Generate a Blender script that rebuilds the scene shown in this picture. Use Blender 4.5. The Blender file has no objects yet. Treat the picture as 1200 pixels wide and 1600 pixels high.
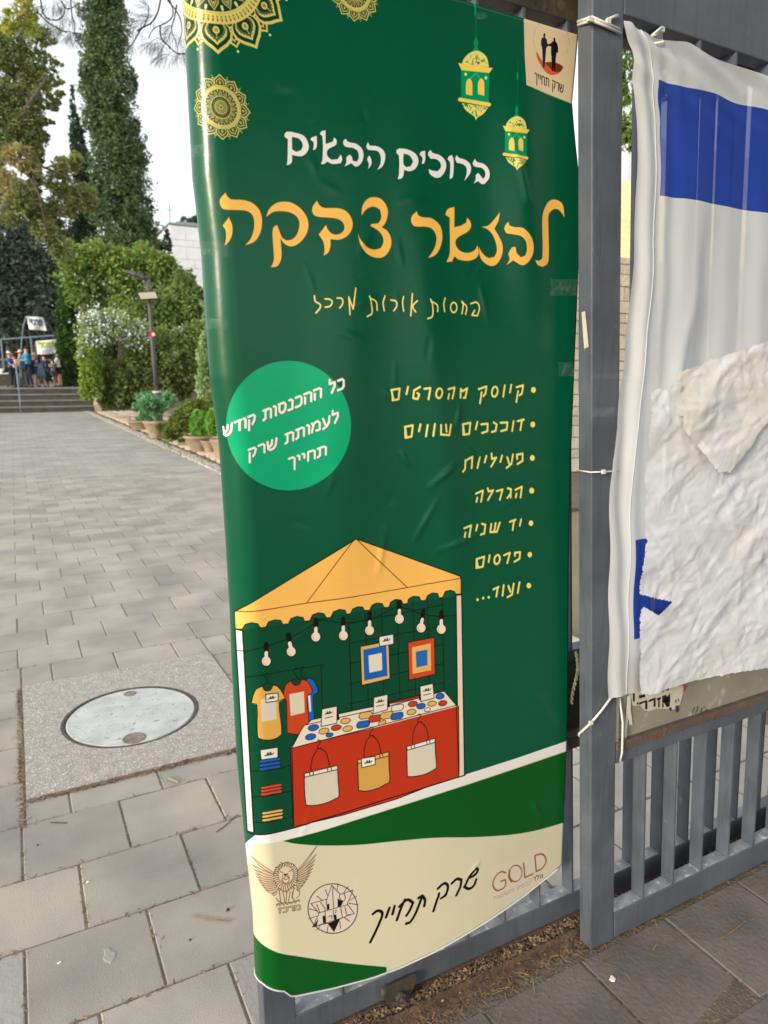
import bpy, math, random
import numpy as np
from mathutils import Vector, Matrix, noise
PI = math.pi
S = bpy.context.scene
COL = S.collection
random.seed(7)
RNG = np.random.default_rng(11)

# ------------------------------------------------------------------ camera
F_PX = 1085.0; YAW = math.radians(27.8); PITCH = math.atan(210 / 1085.0); EYE = 1.6
cam_d = bpy.data.cameras.new('camera'); cam = bpy.data.objects.new('camera', cam_d); COL.objects.link(cam)
cam_d.sensor_fit = 'VERTICAL'; cam_d.sensor_height = 36.0; cam_d.lens = 36.0 * F_PX / 1600.0
cam_d.clip_start = 0.05; cam_d.clip_end = 2000
cam.location = (0, 0, EYE)
fwd = Vector((math.sin(YAW) * math.cos(PITCH), math.cos(YAW) * math.cos(PITCH), -math.sin(PITCH)))
cam.rotation_euler = fwd.to_track_quat('-Z', 'Y').to_euler()
S.camera = cam
cam_d.dof.use_dof = True; cam_d.dof.focus_distance = 1.5; cam_d.dof.aperture_fstop = 6.0

# ------------------------------------------------------------------ sky, sun, exposure
SUN_EL = math.radians(15); SUN_AZ = math.radians(-112)      # azimuth measured from +Y towards +X: sun stands left and a little behind
w = bpy.data.worlds.new('World'); S.world = w; w.use_nodes = True
nt = w.node_tree; bg = nt.nodes['Background']
sky = nt.nodes.new('ShaderNodeTexSky'); sky.sky_type = 'NISHITA'; sky.sun_disc = False
sky.sun_elevation = SUN_EL; sky.sun_rotation = SUN_AZ
sky.air_density = 1.0; sky.dust_density = 6.0; sky.ozone_density = 1.0; sky.altitude = 700
# thin white overcast over the blue
ov = nt.nodes.new('ShaderNodeMix'); ov.data_type = 'RGBA'; ov.inputs[0].default_value = 0.66; ov.inputs[7].default_value = (7.0, 7.1, 7.1, 1)
nt.links.new(sky.outputs[0], ov.inputs[6]); nt.links.new(ov.outputs[2], bg.inputs[0]); bg.inputs[1].default_value = 0.12
sl = bpy.data.lights.new('sun', 'SUN'); sl.energy = 1.7; sl.angle = math.radians(10); sl.color = (1.0, 0.90, 0.76)
sun = bpy.data.objects.new('sun', sl); COL.objects.link(sun)
sdir = Vector((math.sin(SUN_AZ) * math.cos(SUN_EL), math.cos(SUN_AZ) * math.cos(SUN_EL), math.sin(SUN_EL)))
sun.rotation_euler = (-sdir).to_track_quat('-Z', 'Y').to_euler()
S.view_settings.view_transform = 'Standard'; S.view_settings.look = 'None'
S.view_settings.exposure = 0.85; S.view_settings.gamma = 1.0; S.view_settings.use_curve_mapping = False
S.cycles.max_bounces = 8; S.cycles.transparent_max_bounces = 16

# ------------------------------------------------------------------ measuring helpers (photo measurements -> metres)
_R = Vector((math.cos(YAW), -math.sin(YAW), 0)); _U = _R.cross(fwd)
def ray(x, y): return fwd * F_PX + _R * (x - 600) - _U * (y - 800)
def at(x, y, Y):
    d = ray(x, y); return Vector((0, 0, EYE)) + d * (Y / d.y)
def gnd(x, y, z=0.0):
    d = ray(x, y); return Vector((0, 0, EYE)) + d * ((z - EYE) / d.z)
def proj(p):
    v = Vector(p) - Vector((0, 0, EYE)); k = v.dot(fwd)
    return 600 + F_PX * v.dot(_R) / k, 800 - F_PX * v.dot(_U) / k
def ppm(Y, x=100):                      # photo pixels per metre at depth Y
    d = ray(x, 590); return F_PX / (d.normalized().dot(fwd) * (d.length * Y / d.y))

# ------------------------------------------------------------------ object helpers
def tag(o, label=None, cat=None, group=None, kind=None):
    if label: o['label'] = label
    if cat: o['category'] = cat
    if group: o['group'] = group
    if kind: o['kind'] = kind
    return o
def empty(name, loc=(0, 0, 0), label=None, cat=None, group=None, rz=0):
    o = bpy.data.objects.new(name, None); COL.objects.link(o); o.location = loc; o.rotation_euler = (0, 0, rz)
    o.empty_display_size = 0.1
    return tag(o, label, cat, group)
def link(name, me, mats, parent=None, loc=(0, 0, 0)):
    o = bpy.data.objects.new(name, me); COL.objects.link(o); o.location = loc
    if mats is not None and not me.materials:
        for m in (mats if isinstance(mats, (list, tuple)) else [mats]): me.materials.append(m)
    if parent: o.parent = parent
    return o
class MB:
    def __init__(s): s.v = []; s.f = []; s.m = []; s.mi = 0
    def add(s, vs, fs):
        n = len(s.v); s.v += [tuple(v) for v in vs]
        for f in fs: s.f.append(tuple(n + i for i in f)); s.m.append(s.mi)
    def box(s, a, b, sh=0.0, bev=0.0):
        """axis box from corner a to corner b; sh leans it in x by sh*z; bev chamfers the top edge"""
        x0, y0, z0 = a; x1, y1, z1 = b
        if bev:
            P = [(x0, y0, z0), (x1, y0, z0), (x1, y1, z0), (x0, y1, z0),
                 (x0, y0, z1 - bev), (x1, y0, z1 - bev), (x1, y1, z1 - bev), (x0, y1, z1 - bev),
                 (x0 + bev, y0 + bev, z1), (x1 - bev, y0 + bev, z1), (x1 - bev, y1 - bev, z1), (x0 + bev, y1 - bev, z1)]
            Fc = [(0, 3, 2, 1), (0, 1, 5, 4), (1, 2, 6, 5), (2, 3, 7, 6), (3, 0, 4, 7),
                  (4, 5, 9, 8), (5, 6, 10, 9), (6, 7, 11, 10), (7, 4, 8, 11), (8, 9, 10, 11)]
        else:
            P = [(x0, y0, z0), (x1, y0, z0), (x1, y1, z0), (x0, y1, z0), (x0, y0, z1), (x1, y0, z1), (x1, y1, z1), (x0, y1, z1)]
            Fc = [(0, 3, 2, 1), (4, 5, 6, 7), (0, 1, 5, 4), (1, 2, 6, 5), (2, 3, 7, 6), (3, 0, 4, 7)]
        s.add([(x + sh * z, y, z) for x, y, z in P], Fc)
    def tube(s, pts, r, n=8, cap=True):
        pts = [Vector(p) for p in pts]; rs = r if isinstance(r, (list, tuple)) else [r] * len(pts)
        base = len(s.v); up = Vector((0.13, 0.21, 0.97))
        for i, p in enumerate(pts):
            d = (pts[min(i + 1, len(pts) - 1)] - pts[max(i - 1, 0)]).normalized()
            if abs(d.dot(up)) > 0.95: up = Vector((0.9, 0.3, 0.1))
            a = d.cross(up).normalized(); b = d.cross(a)
            for k in range(n):
                t = 2 * PI * k / n; s.v.append(tuple(p + (a * math.cos(t) + b * math.sin(t)) * rs[i]))
        for i in range(len(pts) - 1):
            for k in range(n):
                k2 = (k + 1) % n
                s.f.append((base + i * n + k, base + i * n + k2, base + (i + 1) * n + k2, base + (i + 1) * n + k)); s.m.append(s.mi)
        if cap:
            s.f.append(tuple(base + k for k in range(n))[::-1]); s.m.append(s.mi)
            e = base + (len(pts) - 1) * n; s.f.append(tuple(e + k for k in range(n))); s.m.append(s.mi)
    def lathe(s, prof, c=(0, 0, 0), n=20):
        base = len(s.v)
        for r, z in prof:
            for k in range(n):
                t = 2 * PI * k / n; s.v.append((c[0] + r * math.cos(t), c[1] + r * math.sin(t), c[2] + z))
        for i in range(len(prof) - 1):
            for k in range(n):
                k2 = (k + 1) % n; s.f.append((base + i * n + k, base + i * n + k2, base + (i + 1) * n + k2, base + (i + 1) * n + k)); s.m.append(s.mi)
        s.f.append(tuple(base + k for k in range(n))[::-1]); s.m.append(s.mi)
        e = base + (len(prof) - 1) * n; s.f.append(tuple(e + k for k in range(n))); s.m.append(s.mi)
    def build(s, name, mats, parent=None, smooth=False, loc=(0, 0, 0)):
        me = bpy.data.meshes.new(name); me.from_pydata(s.v, [], s.f); me.validate()
        mats = mats if isinstance(mats, (list, tuple)) else [mats]
        for m in mats: me.materials.append(m)
        if len(mats) > 1 and len(me.polygons) == len(s.m): me.polygons.foreach_set('material_index', s.m)
        if smooth: me.polygons.foreach_set('use_smooth', [True] * len(me.polygons))
        me.update(); return link(name, me, None, parent, loc)
def sm_angle(o, a=35):
    me = o.data; me.polygons.foreach_set('use_smooth', [True] * len(me.polygons))
    me.set_sharp_from_angle(angle=math.radians(a)); return o
def quads_mesh(name, V, mat_index=None):
    """V: (n,4,3) array of loose quads"""
    n = len(V); me = bpy.data.meshes.new(name)
    me.vertices.add(n * 4); me.vertices.foreach_set('co', V.reshape(-1).astype(np.float32))
    me.loops.add(n * 4); me.loops.foreach_set('vertex_index', np.arange(n * 4, dtype=np.int32))
    me.polygons.add(n); me.polygons.foreach_set('loop_start', np.arange(0, n * 4, 4, dtype=np.int32))
    if mat_index is not None: me.polygons.foreach_set('material_index', mat_index.astype(np.int32))
    me.update(calc_edges=True); return me

# ------------------------------------------------------------------ materials
def srgb(r, g, b):
    return tuple(((c / 255) / 12.92 if c / 255 <= 0.04045 else ((c / 255 + 0.055) / 1.055) ** 2.4) for c in (r, g, b)) + (1,)
def mat(name, c1, c2=None, scale=8, rough=0.7, bump=0.0, bscale=None, metal=0.0, c3=None, s3=60, detail=6, island=0.0,
        translucent=0.0, alpha=1.0, spec=0.5, objrand=0.0, bdist=0.01, t3=0.6):
    m = bpy.data.materials.new(name); m.use_nodes = True; n = m.node_tree.nodes; L = m.node_tree.links
    b = n['Principled BSDF']; b.inputs['Roughness'].default_value = rough; b.inputs['Metallic'].default_value = metal
    b.inputs['Specular IOR Level'].default_value = spec; b.inputs['Alpha'].default_value = alpha
    tc = n.new('ShaderNodeTexCoord').outputs['Object']
    geo = n.new('ShaderNodeNewGeometry')
    cur = None
    if c2 is not None:
        no = n.new('ShaderNodeTexNoise'); no.inputs['Scale'].default_value = scale; no.inputs['Detail'].default_value = detail
        L.new(geo.outputs['Position'], no.inputs['Vector'])
        mr = n.new('ShaderNodeMapRange'); mr.inputs[1].default_value = 0.34; mr.inputs[2].default_value = 0.66
        L.new(no.outputs[0], mr.inputs[0])
        mx = n.new('ShaderNodeMix'); mx.data_type = 'RGBA'; mx.inputs[6].default_value = c1; mx.inputs[7].default_value = c2
        L.new(mr.outputs[0], mx.inputs[0]); cur = mx.outputs[2]
        if c3 is not None:
            no3 = n.new('ShaderNodeTexNoise'); no3.inputs['Scale'].default_value = s3; no3.inputs['Detail'].default_value = 3
            L.new(geo.outputs['Position'], no3.inputs['Vector'])
            mr3 = n.new('ShaderNodeMapRange'); mr3.inputs[1].default_value = t3; mr3.inputs[2].default_value = t3 + 0.08
            L.new(no3.outputs[0], mr3.inputs[0])
            mx3 = n.new('ShaderNodeMix'); mx3.data_type = 'RGBA'; L.new(mr3.outputs[0], mx3.inputs[0]); L.new(cur, mx3.inputs[6]); mx3.inputs[7].default_value = c3
            cur = mx3.outputs[2]
    if island or objrand:
        hs = n.new('ShaderNodeHueSaturation'); src = geo.outputs['Random Per Island']
        if objrand: src = n.new('ShaderNodeObjectInfo').outputs['Random']
        k = island or objrand
        mr = n.new('ShaderNodeMapRange'); mr.inputs[3].default_value = 1 - k; mr.inputs[4].default_value = 1 + k
        L.new(src, mr.inputs[0]); L.new(mr.outputs[0], hs.inputs['Value'])
        if cur: L.new(cur, hs.inputs['Color'])
        else: hs.inputs['Color'].default_value = c1
        if island:
            mh = n.new('ShaderNodeMapRange'); mh.inputs[3].default_value = 0.485; mh.inputs[4].default_value = 0.515
            L.new(src, mh.inputs[0]); L.new(mh.outputs[0], hs.inputs['Hue'])
        cur = hs.outputs[0]
    if cur: L.new(cur, b.inputs['Base Color'])
    else: b.inputs['Base Color'].default_value = c1
    if bump:
        nb = n.new('ShaderNodeTexNoise'); nb.inputs['Scale'].default_value = bscale or scale * 6; nb.inputs['Detail'].default_value = 5
        L.new(geo.outputs['Position'], nb.inputs['Vector'])
        bu = n.new('ShaderNodeBump'); bu.inputs['Strength'].default_value = bump; bu.inputs['Distance'].default_value = bdist
        L.new(nb.outputs[0], bu.inputs['Height']); L.new(bu.outputs[0], b.inputs['Normal'])
    if translucent:
        tr = n.new('ShaderNodeBsdfTranslucent'); ms = n.new('ShaderNodeMixShader'); ms.inputs[0].default_value = translucent
        if cur: L.new(cur, tr.inputs[0])
        else: tr.inputs[0].default_value = c1
        L.new(b.outputs[0], ms.inputs[1]); L.new(tr.outputs[0], ms.inputs[2]); L.new(ms.outputs[0], n['Material Output'].inputs[0])
    return m
M = {}
M['paver'] = mat('grey_paver', srgb(168, 162, 151), srgb(139, 136, 130), 2.6, 0.85, 0.35, 260, c3=srgb(162, 158, 150), s3=150, objrand=0.11, bdist=0.004, t3=0.63)
M['paver_far'] = mat('grey_paver_far', srgb(160, 157, 150), srgb(142, 140, 136), 1.2, 0.85, 0.3, 60, island=0.08)
M['paver_dirty'] = mat('dusty_paver', srgb(116, 110, 104), srgb(90, 86, 82), 4, 0.9, 0.8, 70, c3=srgb(112, 104, 94), s3=9, objrand=0.06, bdist=0.004)
M['mortar'] = mat('sand_joint', srgb(132, 124, 113), srgb(104, 96, 88), 14, 0.95, 0.6, 220, c3=srgb(150, 142, 130), s3=45, bdist=0.004)
M['soil'] = mat('brown_soil', srgb(110, 100, 90), srgb(86, 78, 71), 9, 0.95, 0.8, 120, c3=srgb(140, 122, 98), s3=70, bdist=0.01)
M['ground'] = mat('dry_ground', srgb(140, 125, 100), srgb(112, 102, 82), 0.6, 0.95, 0.5, 12)
M['aggregate'] = mat('exposed_aggregate', srgb(166, 160, 150), srgb(148, 143, 135), 22, 0.8, 0.8, 240, c3=srgb(222, 217, 208), s3=150, bdist=0.004, t3=0.57)
M['cover'] = mat('worn_white_cast_iron', srgb(198, 201, 197), srgb(172, 177, 175), 9, 0.8, 0.6, 90, c3=srgb(146, 140, 132), s3=34, t3=0.62, bdist=0.003)
M['iron_dark'] = mat('rusty_iron', srgb(92, 82, 76), srgb(66, 58, 54), 40, 0.8, 0.6, 160)
M['gate'] = mat('grey_blue_gate_paint', srgb(93, 100, 111), srgb(78, 85, 95), 7, 0.42, 0.25, 60, c3=srgb(112, 112, 110), s3=26, t3=0.68, bdist=0.002)
def streaks(m):
    n = m.node_tree.nodes; L = m.node_tree.links; b = n['Principled BSDF']; src = b.inputs['Base Color'].links[0].from_socket
    g_ = n.new('ShaderNodeNewGeometry'); mp = n.new('ShaderNodeMapping'); mp.inputs['Scale'].default_value = (70, 70, 5); L.new(g_.outputs['Position'], mp.inputs[0])
    no = n.new('ShaderNodeTexNoise'); no.inputs['Scale'].default_value = 1; no.inputs['Detail'].default_value = 5; L.new(mp.outputs[0], no.inputs['Vector'])
    mr = n.new('ShaderNodeMapRange'); mr.inputs[1].default_value = .52; mr.inputs[2].default_value = .75; mr.inputs[4].default_value = .55; L.new(no.outputs[0], mr.inputs[0])
    mx = n.new('ShaderNodeMix'); mx.data_type = 'RGBA'; mx.inputs[7].default_value = srgb(62, 62, 62); L.new(mr.outputs[0], mx.inputs[0]); L.new(src, mx.inputs[6])
    n2 = n.new('ShaderNodeTexNoise'); n2.inputs['Scale'].default_value = 130; n2.inputs['Detail'].default_value = 2; L.new(g_.outputs['Position'], n2.inputs['Vector'])
    m2 = n.new('ShaderNodeMapRange'); m2.inputs[1].default_value = .74; m2.inputs[2].default_value = .77; L.new(n2.outputs[0], m2.inputs[0])
    x2 = n.new('ShaderNodeMix'); x2.data_type = 'RGBA'; x2.inputs[7].default_value = srgb(120, 104, 92); L.new(m2.outputs[0], x2.inputs[0]); L.new(mx.outputs[2], x2.inputs[6]); L.new(x2.outputs[2], b.inputs['Base Color'])
streaks(M['gate'])
M['gate_pale'] = mat('pale_gate_paint', srgb(150, 153, 156), srgb(118, 122, 128), 22, 0.55, 0.3, 60, c3=srgb(188, 190, 190), s3=40, bdist=0.002)
M['rust_ledge'] = mat('rusty_brown_ledge', srgb(104, 88, 80), srgb(84, 74, 70), 14, 0.8, 0.5, 80, c3=srgb(110, 66, 40), s3=20)
M['panel'] = mat('khaki_sheet_metal', srgb(150, 148, 134), srgb(132, 131, 120), 7, 0.5, 0.2, 40, c3=srgb(170, 168, 156), s3=18, bdist=0.002)
M['track'] = mat('rusty_track', srgb(112, 88, 70), srgb(80, 66, 56), 30, 0.8, 0.6, 120)
M['brown_gate'] = mat('weathered_brown_steel', srgb(84, 76, 64), srgb(62, 57, 50), 9, 0.55, 0.4, 40, c3=srgb(104, 98, 86), s3=22)
M['plastic_white'] = mat('white_nylon', srgb(215, 215, 208), rough=0.4)
M['rope'] = mat('grey_rope', srgb(140, 134, 120), srgb(90, 86, 76), 200, 0.9)
M['limestone'] = mat('pink_limestone', srgb(206, 186, 164), srgb(182, 160, 140), 5, 0.85, 0.5, 40, objrand=0.08, bdist=0.01)
M['pebble'] = mat('pale_pebble', srgb(190, 184, 172), srgb(150, 142, 132), 12, 0.85, island=0.15)
M['clay'] = mat('beige_clay_pot', srgb(170, 152, 130), srgb(150, 132, 112), 6, 0.8, 0.3, 40)
M['stone_wall'] = mat('jerusalem_stone', srgb(206, 198, 180), srgb(188, 179, 160), 2.5, 0.85, 0.8, 14, island=0.08, bdist=0.02)
M['white_wall'] = mat('white_stone_cladding', srgb(226, 228, 232), srgb(214, 217, 222), 1.2, 0.8, island=0.03)
M['roof_grey'] = mat('grey_roof_trim', srgb(128, 146, 150), rough=0.6)
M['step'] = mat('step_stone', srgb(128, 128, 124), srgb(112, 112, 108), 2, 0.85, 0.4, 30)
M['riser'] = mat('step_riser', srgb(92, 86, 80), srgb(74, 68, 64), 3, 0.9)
M['lamp_metal'] = mat('dark_grey_lamp_paint', srgb(84, 82, 88), srgb(74, 72, 78), 6, 0.5)
M['lamp_glass'] = mat('pale_lamp_lens', srgb(186, 182, 160), rough=0.3)
M['black_trim'] = mat('black_lamp_frame', srgb(36, 38, 40), rough=0.5)
M['red'] = mat('red_sticker', srgb(190, 48, 52), rough=0.6)
M['white_print'] = mat('white_print', srgb(232, 232, 230), rough=0.6)
M['rail'] = mat('grey_rail_paint', srgb(128, 142, 156), srgb(112, 124, 136), 6, 0.45)
M['bark'] = mat('grey_brown_bark', srgb(108, 92, 78), srgb(76, 64, 54), 6, 0.9, 0.8, 20)
M['twig'] = mat('dark_twig', srgb(84, 62, 56), srgb(62, 46, 42), 20, 0.85)
def leaf(name, a, b, sc=0.8, isl=0.26, tr=0.4): return mat(name, srgb(*[min(255, q * 1.36) for q in a]), srgb(*[min(255, q * 1.36) for q in b]), sc, 0.6, island=isl, translucent=tr, spec=0.25)
M['cypress'] = leaf('cypress_foliage', (84, 100, 66), (62, 80, 56), 0.5)
M['cypress2'] = leaf('dark_cypress_foliage', (60, 78, 56), (46, 62, 48), 0.5)
M['pine'] = leaf('pine_needles', (112, 118, 74), (90, 98, 62), 0.5)
M['pine_sunlit'] = leaf('sunlit_tone_pine_needles', (150, 150, 78), (116, 122, 66), 0.6)  # low sun on the pine, put into the needle colour
M['pine_sunlit_tan'] = leaf('sunlit_tan_pine_needles', (132, 122, 82), (108, 106, 70), 0.6)  # tan tone stands in for sun on the drooping bough
M['olive'] = leaf('grey_green_foliage', (80, 92, 78), (60, 72, 62), 0.5)
M['dark'] = leaf('deep_green_foliage', (58, 68, 50), (46, 56, 42), 0.5)
M['vine'] = leaf('bright_vine_leaves', (112, 130, 66), (88, 108, 56), 0.6)
M['ivy'] = leaf('dark_ivy_leaves', (66, 92, 44), (48, 70, 36), 0.8)
M['plumbago'] = leaf('plumbago_leaves', (124, 142, 62), (92, 116, 54), 0.8)
M['hedge'] = leaf('mixed_hedge_leaves', (104, 122, 68), (78, 92, 52), 0.7)
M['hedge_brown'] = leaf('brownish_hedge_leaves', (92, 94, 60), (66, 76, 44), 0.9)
M['variegated'] = leaf('variegated_leaves', (140, 156, 116), (92, 116, 76), 2)
M['bush'] = leaf('soft_green_bush', (100, 138, 62), (80, 116, 52), 3)
M['bush_blue'] = leaf('blue_green_bush', (96, 132, 96), (76, 110, 76), 3)
M['rosemary'] = leaf('rosemary_foliage', (104, 114, 56), (76, 88, 44), 3)
M['flower_blue'] = mat('pale_blue_petals', srgb(206, 214, 240), rough=0.7)
M['flower_orange'] = mat('orange_petals', srgb(214, 96, 48), rough=0.7)
M['needle'] = mat('needle_green', srgb(84, 92, 76), srgb(62, 70, 58), 9, 0.6, island=0.3)
M['straw'] = mat('dry_needles', srgb(150, 122, 90), srgb(104, 80, 60), 30, 0.9, island=0.4)
M['chips'] = mat('seed_husks', srgb(176, 152, 122), srgb(112, 86, 64), 50, 0.9, island=0.5)
# ================================================================== THE GROUND AND THE PATH
def struct(name, mb, m, parent=None, **k):
    o = mb.build(name, m, parent, **k)
    if not parent: o['kind'] = 'structure'
    return o
g = MB(); g.box((-250, -120, -0.30), (250, 400, -0.06)); struct('ground', g, M['ground'])
SLAB = (-0.097, 2.777, 0.90, 3.915)          # exposed-aggregate square round the manhole
path_bed = MB(); path_bed.box((-9, 1.30, -0.059), (3.02, 36.6, -0.0045)); PATH = struct('path', path_bed, M['mortar'])
def split(x0, y0, x1, y1, h=SLAB):
    a, b, c, d = h
    if x1 <= a or x0 >= c or y1 <= b or y0 >= d: return [(x0, y0, x1, y1)]
    out = []
    if x0 < a: out.append((x0, y0, a, y1))
    if x1 > c: out.append((c, y0, x1, y1))
    xa, xb = max(x0, a), min(x1, c)
    if y0 < b: out.append((xa, y0, xb, b))
    if y1 > d: out.append((xa, d, xb, y1))
    return [r for r in out if r[2] - r[0] > 0.03 and r[3] - r[1] > 0.03]
cells = []
PX, PY = 0.3335, 0.314
for k in range(112):
    y0 = 1.36 + PY * k; off = -0.11 if k % 2 == 1 else 0.056
    for i in range(-28, 10):
        x0 = off + PX * i; x1 = x0 + PX
        if x1 > 3.0: x1 = 3.0
        if x1 - x0 < 0.06: continue
        if k > 17 and random.random() < 0.12 and i < 8:      # a few courses are laid with narrow pieces
            ym = y0 + PY * 0.5
            cells += [(x0, y0, x1, ym), (x0, ym, x1, y0 + PY)]
        else: cells += split(x0, y0, x1, y0 + PY)
def in_view(c):
    px, py = proj(((c[0] + c[2]) / 2, (c[1] + c[3]) / 2, 0)); return -60 < px < 420 and py < 1700
cells.sort(key=lambda c: (not in_view(c), c[1] + 0.15 * abs(c[0])))
shared = {}
pal = mat('sunlit_tone_paver', srgb(196, 190, 178), srgb(180, 174, 162), 7, 0.85, 0.3, 160, objrand=0.06, bdist=0.004)  # sunlight on the paving behind the gate, put into a paler colour
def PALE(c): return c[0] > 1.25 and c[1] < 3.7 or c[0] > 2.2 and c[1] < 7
def paver_obj(c, m, parent, key):
    g_ = 0.0028; w_, h_ = c[2] - c[0] - 2 * g_, c[3] - c[1] - 2 * g_
    kk = (round(w_, 2), round(h_, 2), key)
    if kk not in shared:
        b = MB(); b.box((-w_ / 2, -h_ / 2, -0.045), (w_ / 2, h_ / 2, 0), bev=0.0035)
        me = bpy.data.meshes.new('paver'); me.from_pydata(b.v, [], b.f); me.materials.append(m); shared[kk] = me
    o = bpy.data.objects.new('paver', shared[kk]); COL.objects.link(o); o.parent = parent
    o.location = ((c[0] + c[2]) / 2, (c[1] + c[3]) / 2, random.uniform(-0.0025, 0.001))
    o.rotation_euler = (random.uniform(-.008, .008), random.uniform(-.008, .008), random.uniform(-.008, .008))
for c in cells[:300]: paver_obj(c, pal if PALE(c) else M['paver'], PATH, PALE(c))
far = MB(); far_p = MB()
for c in cells[300:]:
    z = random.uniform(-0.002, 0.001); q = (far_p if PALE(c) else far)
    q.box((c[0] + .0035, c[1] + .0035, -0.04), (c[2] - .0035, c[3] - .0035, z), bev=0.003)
o = far.build('paver_field', M['paver_far'], PATH); o['kind'] = 'stuff'
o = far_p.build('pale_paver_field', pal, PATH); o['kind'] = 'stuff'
M['clay_grey'] = mat('dirty_pocket', srgb(140, 132, 124), srgb(108, 100, 92), 40, .9)
# slab and manhole
cx, cy, cr = 0.372, 3.315, 0.292
N = 72
slab = MB()
def sq(t):
    c_, s_ = math.cos(t), math.sin(t); k = 1 / max(abs(c_), abs(s_))
    return ((SLAB[0] + SLAB[2]) / 2 + c_ * k * (SLAB[2] - SLAB[0] - .01) / 2, (SLAB[1] + SLAB[3]) / 2 + s_ * k * (SLAB[3] - SLAB[1] - .01) / 2)
ang = sorted(set([2 * PI * i / N for i in range(N)] + [PI / 4 + PI / 2 * i for i in range(4)]))
vo = []; n_ = len(ang)
for t in ang: x, y = sq(t); vo.append((x, y, 0.004))
for t in ang: vo.append((cx + (cr + .022) * math.cos(t), cy + (cr + .022) * math.sin(t), 0.004))
for t in ang: x, y = sq(t); vo.append((x, y, -0.05))
for t in ang: vo.append((cx + (cr + .022) * math.cos(t), cy + (cr + .022) * math.sin(t), -0.05))
fs = []
for i in range(n_):
    j = (i + 1) % n_
    fs += [(i, j, n_ + j, n_ + i), (2 * n_ + i, 2 * n_ + j, j, i), (n_ + i, n_ + j, 3 * n_ + j, 3 * n_ + i)]
slab.add(vo, fs)
sl_o = slab.build('concrete_slab', M['aggregate'])
tag(sl_o, 'square speckled concrete slab set in the paving round the manhole', 'slab')
mh = empty('manhole_cover', (cx, cy, 0), 'round worn white manhole cover set in a speckled slab', 'manhole cover')
r = MB(); prof = [(cr + .021, -.04), (cr + .021, .003), (cr + .012, .005), (cr + .006, .003), (cr + .006, -.04)]
r.lathe(prof, n=64); f0 = r.f; r.f = [f for f in r.f if len(f) == 4]; r.m = r.m[:len(r.f)]
r.build('frame_ring', M['iron_dark'], mh)
lid = MB(); lid.lathe([(cr, -.03), (cr, .0), (cr - .004, .004), (cr - .02, .003), (.001, .004)], n=64)
lo = lid.build('lid', M['cover'], mh)
for a_, sc in ((math.radians(-96), 1.0), (math.radians(84), .62)):
    p_ = MB(); p_.lathe([(.052 * sc, .0045), (.045 * sc, .0065), (.03 * sc, .005), (.001, .0055)], (math.cos(a_) * (cr - .05), math.sin(a_) * (cr - .05), 0), 14)
    p_.build('lifting_pocket', M['clay_grey'], mh)

# front ground (outer side of the gate): dusty pavers
fb = MB(); fb.box((-3, -4, -0.059), (6, 1.30, -0.0030)); YARD = struct('pavement', fb, M['soil'])
for k in range(5):
    y1 = 1.222 - PY * k
    for i in range(-6, 12):
        x0 = (0.10 if k % 2 else -0.07) + PX * i
        if -0.3 < x0 < 3.2:
            paver_obj((x0, y1 - PY, x0 + PX, y1), M['paver_dirty'], YARD, 'd')
# sliding-gate track
tr = empty('gate_track', (0, 1.292, 0), 'rusty steel track lying along the foot of the gate', 'gate track')
t = MB(); t.box((-.2, -.003, -.03), (6, .003, .022)); t.box((-.2, -.03, -.03), (6, -.0031, .004)); t.build('rail', M['track'], tr)
t = MB(); t.box((-.2, .055, -.03), (6, .075, .012)); t.build('rail', M['track'], tr)

# husks and dry needles along the track
def scatter(name, n, fx, size, m, label, cat, parent=None):
    c = np.array([fx() for _ in range(n)]); a = RNG.uniform(0, 2 * PI, n)
    l = RNG.uniform(size[0], size[1], n); w_ = RNG.uniform(size[2], size[3], n)
    dx = np.stack([np.cos(a), np.sin(a), RNG.uniform(-.35, .35, n)], 1) * l[:, None] / 2
    dy = np.stack([-np.sin(a), np.cos(a), RNG.uniform(-.5, .5, n)], 1) * w_[:, None] / 2
    V = np.stack([c - dx - dy, c + dx - dy, c + dx + dy, c - dx + dy], 1)
    V[:, :, 2] = np.maximum(V[:, :, 2], c[:, None, 2] - .001)
    o = link(name, quads_mesh(name, V), m); tag(o, label, cat, kind='stuff'); return o
scatter('seed_husks', 9000, lambda: (random.uniform(.3, 2.9), 1.335 + random.gauss(0, .016) - .012, random.uniform(-.004, .011)), (.004, .013, .002, .006), M['chips'],
        'pale husks and chips heaped along the gate track', 'litter')
scatter('dry_needles', 2600, lambda: (random.uniform(.5, 3.2), 1.268 - abs(random.gauss(0, .022)), random.uniform(-.003, .010)), (.006, .024, .001, .0026), M['straw'],
        'brown dry needles drifted against the outer side of the gate', 'litter')
scatter('scattered_needles', 500, lambda: (random.uniform(.6, 3.2), random.uniform(.7, 1.22), random.uniform(-.001, .003)), (.008, .05, .001, .0022), M['straw'],
        'thin dry needles scattered over the dusty pavement', 'litter')
def joint_dirt():
    k = random.randint(0, 9)
    if random.random() < .5: return (random.uniform(-.9, 1.3), 1.36 + PY * k + random.gauss(0, .006), random.uniform(-.003, .003))
    i = random.randint(-3, 4); return ((-0.11 if k % 2 else .056) + PX * i + random.gauss(0, .005), 1.36 + PY * (k + random.random()), random.uniform(-.003, .003))
scatter('joint_litter', 2600, joint_dirt, (.004, .022, .001, .004), M['straw'], 'bits of dry leaf caught in the paving joints', 'litter')
def slab_edge():
    if random.random() < .6: return (random.uniform(-.09, .9), SLAB[1] - .012 + random.gauss(0, .008), random.uniform(-.001, .005))
    return (SLAB[0] - .01 + random.gauss(0, .008), random.uniform(2.6, 3.9), random.uniform(-.001, .004))
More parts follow.
